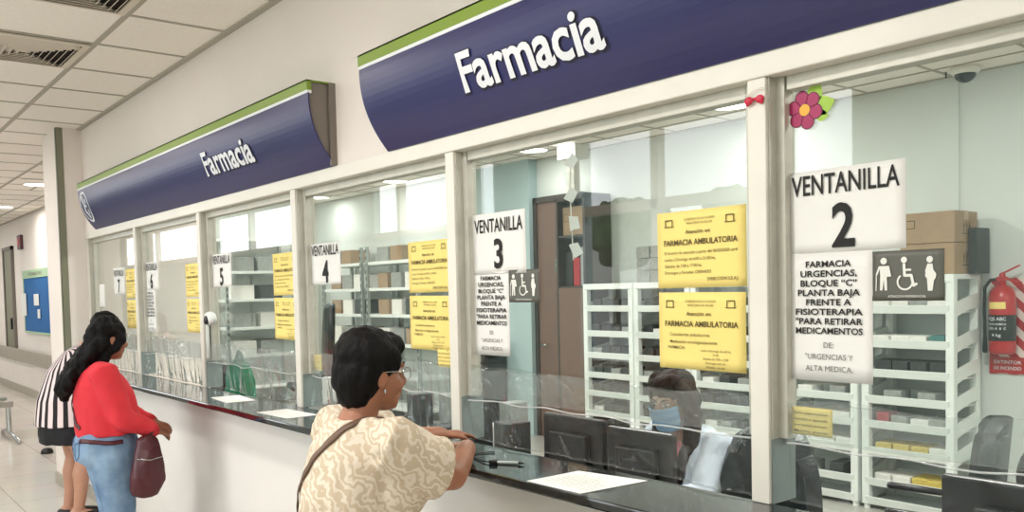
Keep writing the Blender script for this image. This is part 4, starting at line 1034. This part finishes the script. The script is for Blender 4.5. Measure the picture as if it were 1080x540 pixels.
def leg(mb, hip, kn, an, toe, r=(0.09, 0.056, 0.036)):
    mb.tube([hip, lerp(hip, kn, 0.5), kn], [r[0], r[0] * 0.84, r[1]], 14)
    mb.tube([kn, lerp(kn, an, 0.3) + Vector((0, -0.012, 0)), lerp(kn, an, 0.65), an], [r[1], r[1] * 0.98, r[1] * 0.74, r[2]], 14)
    mb.ell(Vector(an) + Vector((0, -0.022, -0.03)), (0.032, 0.04, 0.04))
    mb.tube([Vector(an) + Vector((0, 0.0, -0.03)), lerp(an, toe, 0.6) + Vector((0, 0, -0.012)), toe], [(0.034, 0.034), (0.040, 0.026), (0.038, 0.016)], 12, side=(1, 0, 0))

def head(mb, T):
    """skull, jaw, nose, lips, chin, ears; T places the head (its local +y is the face, origin between the ears)"""
    R3 = T.to_3x3(); P = lambda x, y, z: T @ Vector((x, y, z))
    mb.ell(P(0, -0.012, 0.035), (0.074, 0.092, 0.088), R3)
    mb.ell(P(0, 0.022, -0.025), (0.062, 0.068, 0.078), R3)
    mb.ell(P(0, 0.044, -0.072), (0.043, 0.044, 0.036), R3)
    mb.ell(P(0, 0.070, -0.088), (0.020, 0.018, 0.017), R3)
    for s in (-1, 1):
        mb.ell(P(s * 0.036, 0.058, -0.026), (0.026, 0.025, 0.026), R3)
        mb.ell(P(s * 0.073, -0.008, -0.008), (0.011, 0.021, 0.031), R3)
        mb.ell(P(s * 0.030, 0.074, 0.030), (0.026, 0.014, 0.009), R3)
        mb.ell(P(s * 0.012, 0.094, -0.028), (0.010, 0.010, 0.009), R3)
    mb.tube([P(0, 0.080, 0.026), P(0, 0.094, 0.0), P(0, 0.105, -0.022)], [0.010, 0.012, 0.0145], 10)
    mb.ell(P(0, 0.085, -0.050), (0.022, 0.012, 0.0075), R3); mb.ell(P(0, 0.083, -0.062), (0.020, 0.012, 0.008), R3)

def face_parts(T, root, lash=True):
    P = lambda x, y, z: T @ Vector((x, y, z)); R3 = T.to_3x3()
    for s in (-1, 1):
        e = MB().ell(P(s * 0.031, 0.074, 0.012), (0.0125, 0.0092, 0.0048), R3).build('eye', M['eye'], root, True)
        MB().ell(P(s * 0.031, 0.0822, 0.0115), (0.0055, 0.0022, 0.0052), R3).build('iris', M['iris'], e, True)
        MB().tube([P(s * 0.016, 0.088, 0.032), P(s * 0.034, 0.086, 0.038), P(s * 0.050, 0.073, 0.032)], [0.003, 0.0035, 0.002], 8).build('eyebrow', M['hair'], root, True)
    MB().ell(P(0, 0.0915, -0.050), (0.019, 0.0065, 0.0045), R3).ell(P(0, 0.0895, -0.060), (0.017, 0.0065, 0.0055), R3).build('lips', M['lips'], root, True)

def head_T(c, yaw=0.0, pitch=0.0, roll=0.0):
    return Matrix.Translation(Vector(c)) @ Matrix.Rotation(yaw, 4, 'Z') @ Matrix.Rotation(pitch, 4, 'X') @ Matrix.Rotation(roll, 4, 'Y')

def folds(amp, f, seed):
    return lambda c: amp * (noise.noise(Vector((c.x * f + seed, c.y * f, c.z * f * 0.55))) + 0.5 * noise.noise(Vector((c.x * f * 2.3, c.y * f * 2.3 + seed, c.z * f * 1.4))))

def strap_on(obj, pts, w, m, parent, name='strap', off=0.005, th=0.004):
    """flat band laid over a garment from point to point"""
    bvh = BVHTree.FromPolygons([v.co.copy() for v in obj.data.vertices], [tuple(p.vertices) for p in obj.data.polygons])
    out = []
    for p in pts:
        h, n, i, d = bvh.find_nearest(Vector(p)); out.append((h + n * off, n))
    mb = MB(); base = 0
    for k, (p, n) in enumerate(out):
        a = out[max(k - 1, 0)][0]; b = out[min(k + 1, len(out) - 1)][0]; t = (b - a).normalized(); s = t.cross(n).normalized()
        mb.v += [tuple(p + s * w / 2 - n * th / 2), tuple(p - s * w / 2 - n * th / 2), tuple(p - s * w / 2 + n * th / 2), tuple(p + s * w / 2 + n * th / 2)]
        if k:
            i = 4 * k
            for q in range(4): mb.f.append((i - 4 + q, i - 4 + (q + 1) % 4, i + (q + 1) % 4, i + q))
    e = 4 * (len(out) - 1); mb.f += [(0, 1, 2, 3), (e + 3, e + 2, e + 1, e)]
    return mb.build(name, m, parent, True)
def path(pts, n=24):
    out = []
    P = [Vector(p) for p in pts]; P = [P[0] * 2 - P[1]] + P + [P[-1] * 2 - P[-2]]
    for i in range(1, len(P) - 2):
        for k in range(n):
            t = k / n; a, b, c, d = P[i - 1], P[i], P[i + 1], P[i + 2]
            out.append(0.5 * ((2 * b) + (c - a) * t + (2 * a - 5 * b + 4 * c - d) * t * t + (3 * b - a - 3 * c + d) * t ** 3))
    out.append(P[-2]); return out

# --- woman in the cream leaf-print blouse, leaning on the counter at window 3
def cream_woman():
    r = empty('person', (-2.205, 1.20, 0), -0.05); r.scale = (0.98,) * 3
    HT = head_T((0.0, 0.055, 1.392), 0.05, -0.08)
    shR, shL = V(0.165, 0.02, 1.215), V(-0.165, 0.0, 1.215)
    elR, wrR = V(0.135, 0.235, 1.085), V(-0.06, 0.42, 1.12)
    elL, wrL = V(-0.27, 0.28, 1.13), V(-0.26, 0.44, 1.135)
    b = MB(); head(b, HT)
    b.tube([V(0, -0.01, 1.23), V(0, 0.015, 1.29), V(0, 0.035, 1.36)], [0.062, 0.052, 0.054], 14)
    b.tube([V(0, -0.04, 0.80), V(0, -0.04, 0.92), V(0, -0.02, 1.08), V(0, -0.01, 1.17), V(0, 0.0, 1.235)], [(0.155, 0.11), (0.15, 0.11), (0.145, 0.105), (0.125, 0.08), (0.07, 0.055)], 18, side=(1, 0, 0))
    arm(b, shR + V(-0.02, 0, -0.02), elR, wrR, (0.046, 0.046, 0.03)); arm(b, shL + V(0.03, 0, -0.03), elL, wrL, (0.042, 0.046, 0.03))
    hand(b, wrR, (-0.95, 0.25, -0.06), (0, 0, 1), -1, 0.25); hand(b, wrL, (-0.1, 0.95, -0.06), (0, 0, 1), 1, 0.25)
    for s in (-1, 1): leg(b, V(s * 0.085, -0.04, 0.80), V(s * 0.085, 0.0, 0.43), V(s * 0.085, -0.04, 0.085), V(s * 0.095, 0.12, 0.03))
    body = blob('body', b, M['skin'], r, 0.0055, 5)
    face_parts(HT, r)
    # blouse: loose body and wide dolman sleeves that stop at the elbow
    c = MB()
    c.tube([V(0, -0.035, 0.76), V(0, -0.04, 0.90), V(0, -0.03, 1.05), V(0.0, -0.012, 1.16), V(0, 0.0, 1.225), V(0, 0.008, 1.255)], [(0.166, 0.15), (0.165, 0.15), (0.166, 0.146), (0.168, 0.126), (0.135, 0.095), (0.085, 0.072)], 22, caps=False, side=(1, 0, 0))
    for sh, el, s in ((shR, elR, 1), (shL, elL, -1)):
        m1 = lerp(sh, el, 0.42) + V(0, 0, -0.015); m2 = lerp(sh, el, 0.76) + V(0, 0, 0.0)
        c.tube([lerp((0, 0, 1.20), sh, 0.45), sh + V(0, 0, 0.004), m1, m2], [(0.075, 0.075), (0.074, 0.08), (0.080, 0.094), (0.082, 0.102)], 18, caps=False, side=(1, 0, 0))
        c.ell(lerp(sh, el, 0.28) + V(-s * 0.05, -0.01, -0.10), (0.085, 0.10, 0.12))
    bl = blob('blouse', c, M['leafprint'], r, 0.008, 6, folds(0.011, 10, 2.0))
    # short thick hair
    h = MB(); R3 = HT.to_3x3(); P = lambda x, y, z: HT @ Vector((x, y, z))
    h.ell(P(0, -0.022, 0.052), (0.092, 0.100, 0.092), R3); h.ell(P(0, -0.052, 0.0), (0.086, 0.072, 0.088), R3); h.ell(P(0, -0.058, -0.055), (0.066, 0.046, 0.05), R3)
    h.ell(P(0, 0.045, 0.088), (0.070, 0.048, 0.040), R3)
    for s in (-1, 1): h.ell(P(s * 0.068, 0.022, 0.045), (0.020, 0.036, 0.042), R3); h.ell(P(s * 0.073, 0.006, 0.012), (0.009, 0.011, 0.026), R3)
    blob('hair', h, M['hair'], r, 0.006, 4, folds(0.005, 40, 5.0))
    # spectacles and earring
    g = MB()
    for s in (-1, 1):
        g.tube([P(s * 0.034 + 0.021 * math.cos(a), 0.099, 0.006 + 0.018 * math.sin(a)) for a in [2 * PI * k / 20 for k in range(21)]], 0.0014, 6, caps=False)
        g.tube([P(s * 0.055, 0.099, 0.012), P(s * 0.079, 0.06, 0.014), P(s * 0.083, -0.004, 0.012)], 0.0015, 6)
    g.tube([P(-0.013, 0.100, 0.010), P(0, 0.105, 0.012), P(0.013, 0.100, 0.010)], 0.0014, 6); g.build('spectacles', M['chrome'], r, True)
    for s in (-1, 1): MB().ell(P(s * 0.080, -0.002, -0.044), (0.004, 0.004, 0.007)).build('earring', M['chrome'], r, True)
    # trousers and shoes
    t = MB()
    t.tube([V(0, -0.035, 0.90), V(0, -0.035, 0.78)], [(0.178, 0.14), (0.182, 0.145)], 18, caps=False, side=(1, 0, 0))
    for s in (-1, 1): t.tube([V(s * 0.088, -0.04, 0.82), V(s * 0.088, -0.015, 0.45), V(s * 0.088, -0.04, 0.08)], [0.102, 0.075, 0.062], 16)
    blob('trousers', t, M['blackcloth'], r, 0.01, 4, folds(0.006, 9, 1))
    for s in (-1, 1): MB().tube([V(s * 0.087, -0.07, 0.036), V(s * 0.09, 0.03, 0.034), V(s * 0.095, 0.13, 0.026)], [(0.042, 0.036), (0.046, 0.034), (0.042, 0.026)], 14, side=(1, 0, 0)).build('shoe', M['sandal'], r, True)
    tag(r, 'woman in a cream leaf-print blouse leaning on the counter at window 3', 'person')
    # bag with a long strap over her right shoulder and across the back
    bag = empty('shoulder_bag', r.location, r.rotation_euler.z); bag.scale = r.scale
    strap_on(bl, path([(0.08, 0.10, 1.15), (0.085, 0.06, 1.235), (0.075, -0.01, 1.25), (0.03, -0.12, 1.19), (-0.07, -0.19, 1.08), (-0.16, -0.17, 0.98), (-0.20, -0.08, 0.90)], 10), 0.022, M['brown_strap'], bag)
    MB().box(-0.075, 0.02, -0.12, 0.13, -0.10, 0.10).build('pouch', M['brown_strap'], bag, bevel=0.02, loc=(-0.235, 0.02, 0.80))
    tag(bag, "brown crossbody bag whose strap crosses the cream woman's back", 'bag')
cream_woman()

# --- woman in the red sweater, at the far windows
def red_woman():
    r = empty('person', (-4.93, 1.165, 0), -0.10); r.scale = (0.965,) * 3
    HT = head_T((0.01, 0.055, 1.435), 0.36, -0.14)
    shR, shL = V(0.185, 0.0, 1.265), V(-0.185, 0.0, 1.265)
    elR, wrR = V(0.215, 0.08, 1.02), V(0.15, 0.25, 0.93)
    elL, wrL = V(-0.22, 0.12, 1.03), V(-0.05, 0.28, 0.95)
    b = MB(); head(b, HT)
    b.tube([V(0, -0.015, 1.26), V(0, 0.01, 1.33), V(0, 0.035, 1.40)], [0.062, 0.052, 0.054], 14)
    b.tube([V(0, 0.03, 0.82), V(0, 0.04, 0.96), V(0, 0.03, 1.10), V(0, -0.01, 1.22), V(0, 0, 1.285)], [(0.165, 0.125), (0.155, 0.12), (0.15, 0.11), (0.14, 0.08), (0.08, 0.06)], 18, side=(1, 0, 0))
    arm(b, shR + V(-0.01, 0, -0.01), elR, wrR, (0.048, 0.044, 0.031)); arm(b, shL + V(0.01, 0, -0.01), elL, wrL, (0.048, 0.044, 0.031))
    hand(b, wrR, (-0.55, 0.8, -0.25), (0.4, 0.2, 0.85), -1, 0.75); hand(b, wrL, (0.75, 0.6, -0.2), (0, 0, 1), 1, 0.6)
    for s in (-1, 1): leg(b, V(s * 0.09, 0.04, 0.82), V(s * 0.09, 0.07, 0.45), V(s * 0.09, 0.035, 0.085), V(s * 0.10, 0.195, 0.03))
    blob('body', b, M['skin'], r, 0.006, 5); face_parts(HT, r)
    c = MB()
    c.tube([V(0, 0.045, 0.925), V(0, 0.04, 1.0), V(0, 0.022, 1.12), V(0, 0.0, 1.21), V(0, 0.0, 1.275), V(0, 0.008, 1.31)], [(0.190, 0.165), (0.194, 0.168), (0.190, 0.158), (0.185, 0.130), (0.135, 0.092), (0.075, 0.066)], 22, caps=False, side=(1, 0, 0))
    for sh, el, wr in ((shR, elR, wrR), (shL, elL, wrL)):
        c.tube([lerp((0, 0, 1.24), sh, 0.6), sh, lerp(sh, el, 0.5), el], [0.07, 0.073, 0.071, 0.062], 16, caps=True)
        c.tube([el, lerp(el, wr, 0.5), lerp(el, wr, 0.92)], [0.062, 0.054, 0.043], 16, caps=True)
    sw = blob('sweater', c, M['red_knit'], r, 0.008, 6, folds(0.010, 9, 8.0))
    t = MB()
    t.tube([V(0, 0.045, 0.945), V(0, 0.028, 0.86), V(0, 0.025, 0.78)], [(0.168, 0.138), (0.198, 0.166), (0.20, 0.165)], 20, caps=False, side=(1, 0, 0))
    for s in (-1, 1):
        t.ell((s * 0.088, -0.03, 0.85), (0.10, 0.10, 0.115))
        t.tube([V(s * 0.098, 0.03, 0.82), V(s * 0.095, 0.055, 0.62), V(s * 0.09, 0.065, 0.45), V(s * 0.09, 0.04, 0.25), V(s * 0.09, 0.035, 0.07)], [0.115, 0.098, 0.08, 0.074, 0.066], 18)
    jn = blob('jeans', t, M['denim'], r, 0.008, 5, folds(0.006, 12, 4.0))
    for s in (-1, 1):
        q = [(s * 0.045, 0.93), (s * 0.14, 0.93), (s * 0.142, 0.83), (s * 0.092, 0.80), (s * 0.043, 0.83)]
        strap_on(jn, path([(x, -0.25, z) for x, z in q + [q[0]]], 4), 0.006, M['denim_seam'], r, 'back_pocket', 0.002, 0.002)
    for s in (-1, 1): MB().tube([V(s * 0.09, -0.07, 0.038), V(s * 0.093, 0.03, 0.036), V(s * 0.10, 0.13, 0.026)], [(0.042, 0.038), (0.046, 0.036), (0.042, 0.026)], 14, side=(1, 0, 0)).build('shoe', M['sandal'], r, True)
    # long wavy hair, tied low and falling over the back
    h = MB(); R3 = HT.to_3x3(); P = lambda x, y, z: HT @ Vector((x, y, z))
    h.ell(P(0, -0.020, 0.046), (0.088, 0.100, 0.090), R3); h.ell(P(0, -0.05, -0.01), (0.082, 0.072, 0.085), R3)
    for s in (-1, 1): h.ell(P(s * 0.068, 0.012, 0.035), (0.022, 0.044, 0.055), R3)
    h.tube([P(0, -0.06, -0.03), V(0.0, -0.085, 1.31), V(-0.01, -0.14, 1.24), V(-0.02, -0.165, 1.18), V(-0.03, -0.17, 1.13)], [(0.085, 0.06), (0.090, 0.06), (0.090, 0.052), (0.070, 0.042), (0.036, 0.026)], 16, side=(1, 0, 0))
    h.tube([P(-0.05, -0.03, -0.02), V(-0.08, -0.05, 1.31), V(-0.10, -0.11, 1.23), V(-0.09, -0.15, 1.17)], [0.05, 0.05, 0.042, 0.022], 12)
    h.tube([P(0.06, 0.02, 0.05), P(0.078, 0.02, 0.0), P(0.075, 0.0, -0.05), V(0.075, 0.0, 1.31)], [0.03, 0.032, 0.03, 0.02], 12)
    blob('hair', h, M['hair'], r, 0.007, 3, folds(0.016, 22, 5.0))
    tag(r, 'woman in a red sweater and blue jeans with long black hair', 'person')
    bag = empty('crossbody_bag', r.location, r.rotation_euler.z); bag.scale = r.scale
    strap_on(sw, path([(-0.08, -0.01, 1.30), (-0.11, -0.12, 1.22), (-0.05, -0.20, 1.10), (0.04, -0.215, 1.02), (0.12, -0.20, 0.95)], 10), 0.022, M['burgundy'], bag)
    strap_on(jn, path([(0.11, -0.215, 0.955), (0.17, -0.14, 0.93), (0.225, -0.02, 0.91), (0.225, 0.10, 0.90)], 8), 0.022, M['burgundy'], bag)
    pc = MB(); pc.tube([V(0.215, 0.20, 0.89), V(0.225, 0.20, 0.79), V(0.23, 0.19, 0.68), V(0.23, 0.17, 0.62)], [(0.055, 0.03), (0.075, 0.045), (0.090, 0.050), (0.075, 0.04)], 20, side=(0, 1, 0))
    blob('pouch', pc, M['burgundy'], bag, 0.006, 4, folds(0.008, 14, 3.0))
    MB().tube([V(0.258, 0.14, 0.80), V(0.272, 0.20, 0.79), V(0.26, 0.26, 0.80)], 0.003, 6).build('zip', M['chrome'], bag, True)
    MB().tube([V(0.215, 0.21, 0.90), V(0.20, 0.225, 0.93), V(0.17, 0.25, 0.955)], 0.010, 8).build('strap_end', M['burgundy'], bag, True)
    tag(bag, "burgundy leather crossbody bag at the red-sweater woman's hip", 'bag')
M['denim_seam'] = mat('denim_seam', srgb(70, 98, 130), 0.85)
red_woman()

# --- woman in the striped top and black shorts
def striped_woman():
    r = empty('person', (-6.93, 1.44, 0), -0.12)
    HT = head_T((0, 0.27, 1.375), -0.1, -0.1)
    shR, shL = V(0.175, 0.11, 1.22), V(-0.175, 0.11, 1.22)
    elR, wrR = V(0.24, 0.13, 1.00), V(0.12, 0.24, 0.92)
    elL, wrL = V(-0.24, 0.13, 1.00), V(-0.10, 0.26, 0.92)
    b = MB(); head(b, HT)
    b.tube([V(0, 0.11, 1.22), V(0, 0.17, 1.28), V(0, 0.245, 1.345)], [0.058, 0.05, 0.052], 14)
    b.tube([V(0, -0.02, 0.80), V(0, -0.02, 0.95), V(0, 0.03, 1.08), V(0, 0.09, 1.18), V(0, 0.12, 1.24)], [(0.165, 0.12), (0.155, 0.115), (0.155, 0.115), (0.16, 0.10), (0.08, 0.065)], 18, side=(1, 0, 0))
    arm(b, shR, elR, wrR); arm(b, shL, elL, wrL); hand(b, wrR, (-0.2, 0.95, 0.1), (0.5, 0, 0.85), -1, 0.5); hand(b, wrL, (0.3, 0.95, 0.1), (-0.5, 0, 0.85), 1, 0.5)
    for s, f in ((-1, 0.0), (1, 0.05)): leg(b, V(s * 0.085, -0.02, 0.80), V(s * 0.085, 0.02 + f, 0.44), V(s * 0.08, -0.03 + f, 0.085), V(s * 0.09, 0.13 + f, 0.028), (0.095, 0.060, 0.038))
    blob('body', b, M['skin_leg'], r, 0.006, 5); face_parts(HT, r)
    c = MB()
    c.tube([V(0, -0.02, 0.70), V(0, -0.02, 0.86), V(0, 0.02, 1.05), V(0, 0.075, 1.15), V(0, 0.115, 1.22), V(0, 0.14, 1.255)], [(0.255, 0.215), (0.235, 0.195), (0.205, 0.16), (0.185, 0.128), (0.13, 0.088), (0.072, 0.062)], 22, caps=False, side=(1, 0, 0))
    tp = blob('top', c, M['stripes'], r, 0.008, 5, folds(0.008, 8, 1.0))
    for sh, el, s in ((shR, elR, 1), (shL, elL, -1)):
        q = MB().tube([lerp((0, 0.10, 1.18), sh, 0.6), sh, lerp(sh, el, 0.5), lerp(sh, el, 0.95)], [0.07, 0.072, 0.085, 0.105], 16, caps=False)
        sl = blob('sleeve', q, M['stripes'], r, 0.008, 4)
        MB().tube([lerp(sh, el, 0.90), lerp(sh, el, 1.03)], [0.105, 0.110], 20, caps=False).build('cuff_band', M['blackcloth'], sl, True)
    t = MB(); t.tube([V(0, -0.02, 0.74), V(0, -0.02, 0.64), V(0, -0.02, 0.57)], [(0.225, 0.19), (0.235, 0.20), (0.228, 0.19)], 20, caps=False, side=(1, 0, 0))
    blob('shorts', t, M['blackcloth'], r, 0.009, 4, folds(0.006, 12, 4.0))
    h = MB(); R3 = HT.to_3x3(); P = lambda x, y, z: HT @ Vector((x, y, z))
    h.ell(P(0, -0.02, 0.045), (0.086, 0.098, 0.088), R3); h.ell(P(0, -0.05, -0.01), (0.08, 0.07, 0.08), R3); h.tube([P(0, -0.08, 0.0), P(0, -0.09, -0.05), P(0, -0.09, -0.10)], [0.03, 0.035, 0.02], 10)
    blob('hair', h, M['hair'], r, 0.007, 3, folds(0.010, 24, 5.0))
    for s, f in ((-1, 0.0), (1, 0.05)):
        MB().tube([V(s * 0.08, -0.075 + f, 0.036), V(s * 0.084, 0.03 + f, 0.036), V(s * 0.09, 0.145 + f, 0.026)], [(0.042, 0.038), (0.046, 0.036), (0.042, 0.027)], 14, side=(1, 0, 0)).build('shoe', M['sandal'], r, True)
    tag(r, 'woman in a striped top and black shorts, half hidden behind the red sweater', 'person')
striped_woman()

# --- seated pharmacist behind window 3
def pharmacist():
    r = empty('person', (-2.36, 2.84, 0), PI - 0.12)
    HT = head_T((0.01, 0.07, 1.125), 0.10, -0.30)
    shR, shL = V(0.18, 0, 0.955), V(-0.18, 0, 0.955)
    elR, wrR = V(0.24, 0.16, 0.77), V(0.10, 0.34, 0.775)
    elL, wrL = V(-0.24, 0.16, 0.77), V(-0.10, 0.34, 0.775)
    b = MB(); head(b, HT)
    b.tube([V(0, -0.01, 0.95), V(0, 0.015, 1.01), V(0, 0.04, 1.08)], [0.055, 0.048, 0.05], 14)
    b.tube([V(0, -0.03, 0.50), V(0, -0.03, 0.62), V(0, -0.02, 0.78), V(0, 0, 0.90), V(0, 0, 0.965)], [(0.165, 0.12), (0.15, 0.115), (0.155, 0.115), (0.16, 0.095), (0.08, 0.065)], 18, side=(1, 0, 0))
    arm(b, shR, elR, wrR, (0.048, 0.04, 0.026)); arm(b, shL, elL, wrL, (0.048, 0.04, 0.026)); hand(b, wrR, (-0.5, 0.85, -0.1), (0, 0, 1), -1, 0.5); hand(b, wrL, (0.5, 0.85, -0.1), (0, 0, 1), 1, 0.5)
    for s in (-1, 1):
        leg(b, V(s * 0.085, 0.0, 0.53), V(s * 0.10, 0.40, 0.50), V(s * 0.10, 0.36, 0.085), V(s * 0.11, 0.50, 0.03))
    blob('body', b, M['skin_fair'], r, 0.006, 5); face_parts(HT, r)
    P = lambda x, y, z: HT @ Vector((x, y, z)); R3 = HT.to_3x3()
    c = MB().tube([V(0, -0.03, 0.56), V(0, -0.02, 0.75), V(0, 0.0, 0.88), V(0, 0.0, 0.955)], [(0.165, 0.128), (0.165, 0.13), (0.168, 0.108), (0.10, 0.078)], 20, caps=False, side=(1, 0, 0))
    blob('pink_top', c, M['pink'], r, 0.008, 4, folds(0.004, 12, 4.0))
    q = MB()
    for s in (-1, 1):
        q.tube([V(s * 0.115, -0.035, 0.50), V(s * 0.115, -0.025, 0.72), V(s * 0.115, -0.005, 0.88), V(s * 0.085, 0.0, 0.975)], [(0.085, 0.160), (0.085, 0.160), (0.088, 0.130), (0.05, 0.085)], 18, caps=True, side=(1, 0, 0))
        sh, el, wr = ((shR, elR, wrR) if s > 0 else (shL, elL, wrL))
        q.tube([lerp((0, 0, 0.93), sh, 0.6), sh, lerp(sh, el, 0.5), el], [0.062, 0.068, 0.066, 0.060], 16); q.tube([el, lerp(el, wr, 0.9)], [0.060, 0.046], 16)
    q.ell((0, -0.075, 0.78), (0.15, 0.09, 0.22))
    blob('white_coat', q, M['coat'], r, 0.008, 4, folds(0.008, 11, 7.0))
    h = MB()
    h.ell(P(0, -0.022, 0.045), (0.084, 0.098, 0.088), R3); h.ell(P(0, -0.05, -0.02), (0.084, 0.07, 0.09), R3)
    h.ell(P(0, 0.040, 0.092), (0.070, 0.050, 0.036), R3)
    for s in (-1, 1):
        h.tube([P(s * 0.045, 0.03, 0.10), P(s * 0.078, 0.01, 0.03), P(s * 0.088, 0.0, -0.05), V(s * 0.095, 0.075, 0.955), V(s * 0.085, 0.125, 0.86), V(s * 0.08, 0.135, 0.79)], [(0.03, 0.03), (0.032, 0.04), (0.032, 0.046), (0.036, 0.04), (0.034, 0.028), (0.018, 0.014)], 14)
    blob('hair', h, M['hair_brown'], r, 0.006, 4, folds(0.008, 24, 9.0))
    mk = MB()
    def mf(u, v):
        a = (u - 0.5) * 2.3; z = 0.008 - 0.108 * v; bulge = 0.020 * math.cos(a * 0.9) * math.sin(PI * min(1, 0.15 + v * 0.8))
        rr = (0.074 + bulge + 0.002 * math.sin(v * 22)) * (1 - 0.12 * v)
        return P(rr * 1.0 * math.sin(a), 0.022 + (rr + 0.012) * math.cos(a), z)
    m_o = mk.grid(mf, 26, 18).build('face_mask', M['mask'], r, True); m_o.modifiers.new('t', 'SOLIDIFY').thickness = 0.002
    for s in (-1, 1): MB().tube([P(s * 0.066, 0.052, -0.01), P(s * 0.08, 0.02, 0.0), P(s * 0.084, -0.012, -0.01)], 0.0014, 6).build('ear_loop', M['mask'], m_o, True)
    t = MB(); t.tube([V(0, -0.03, 0.60), V(0, -0.02, 0.50)], [(0.17, 0.13), (0.175, 0.14)], 18, caps=False, side=(1, 0, 0))
    for s in (-1, 1): t.tube([V(s * 0.088, 0, 0.53), V(s * 0.10, 0.40, 0.505)], [0.098, 0.07], 14); t.tube([V(s * 0.10, 0.40, 0.505), V(s * 0.10, 0.36, 0.09)], [0.070, 0.055], 14)
    blob('trousers', t, M['blackcloth'], r, 0.01, 4)
    for s in (-1, 1): MB().tube([V(s * 0.10, 0.33, 0.036), V(s * 0.105, 0.42, 0.034), V(s * 0.11, 0.52, 0.026)], [(0.042, 0.036), (0.046, 0.034), (0.042, 0.026)], 14, side=(1, 0, 0)).build('shoe', M['sandal'], r, True)
    tag(r, 'seated pharmacist in a white coat and blue face mask behind window 3', 'person')
pharmacist()
office_chair(-2.36, 3.12, PI - 0.12, 'black office chair the masked pharmacist sits on', 0.92, 0.44, False)

# ---------------------------------------------------------------- outside the hall (met only as reflections in the panes)
def tree(x, y, h, label):
    r = empty('garden_tree', (x, y, -0.15))
    MB().tube([(0, 0, 0), (0.1, 0, h * 0.3), (0, 0, h * 0.6)], [0.2, 0.15, 0.1], 10).build('trunk', M['bark'], r, True)
    c = MB()
    for k in range(9): c.ell((random.uniform(-1.3, 1.3), random.uniform(-1.2, 1.2), h * random.uniform(0.5, 0.9)), (random.uniform(0.8, 1.4),) * 2 + (random.uniform(0.6, 1.1),), nu=12, nv=8)
    blob('crown', c, M['foliage'], r, 0.12, 2, folds(0.25, 2.2, x))
    tag(r, label, 'tree')
tree(-19, -22, 5.0, 'tree outside the glazed hall, mirrored in the panes, left one'); tree(-12, -26, 4.6, 'tree outside the glazed hall, mirrored in the panes, right one'); tree(-27, -24, 5.4, 'tree outside the glazed hall, mirrored in the panes, farthest left')
fb = empty('far_building', (-30, -45, -0.15)); MB().box(-22, 18, -6, 0, 0, 5.2).build('wall', M['facade'], fb); MB().box(-22.3, 18.3, -6.3, 0.3, 5.2, 5.5).build('roof_edge', M['trim'], fb); tag(fb, 'long pale building far outside the hall', 'building')
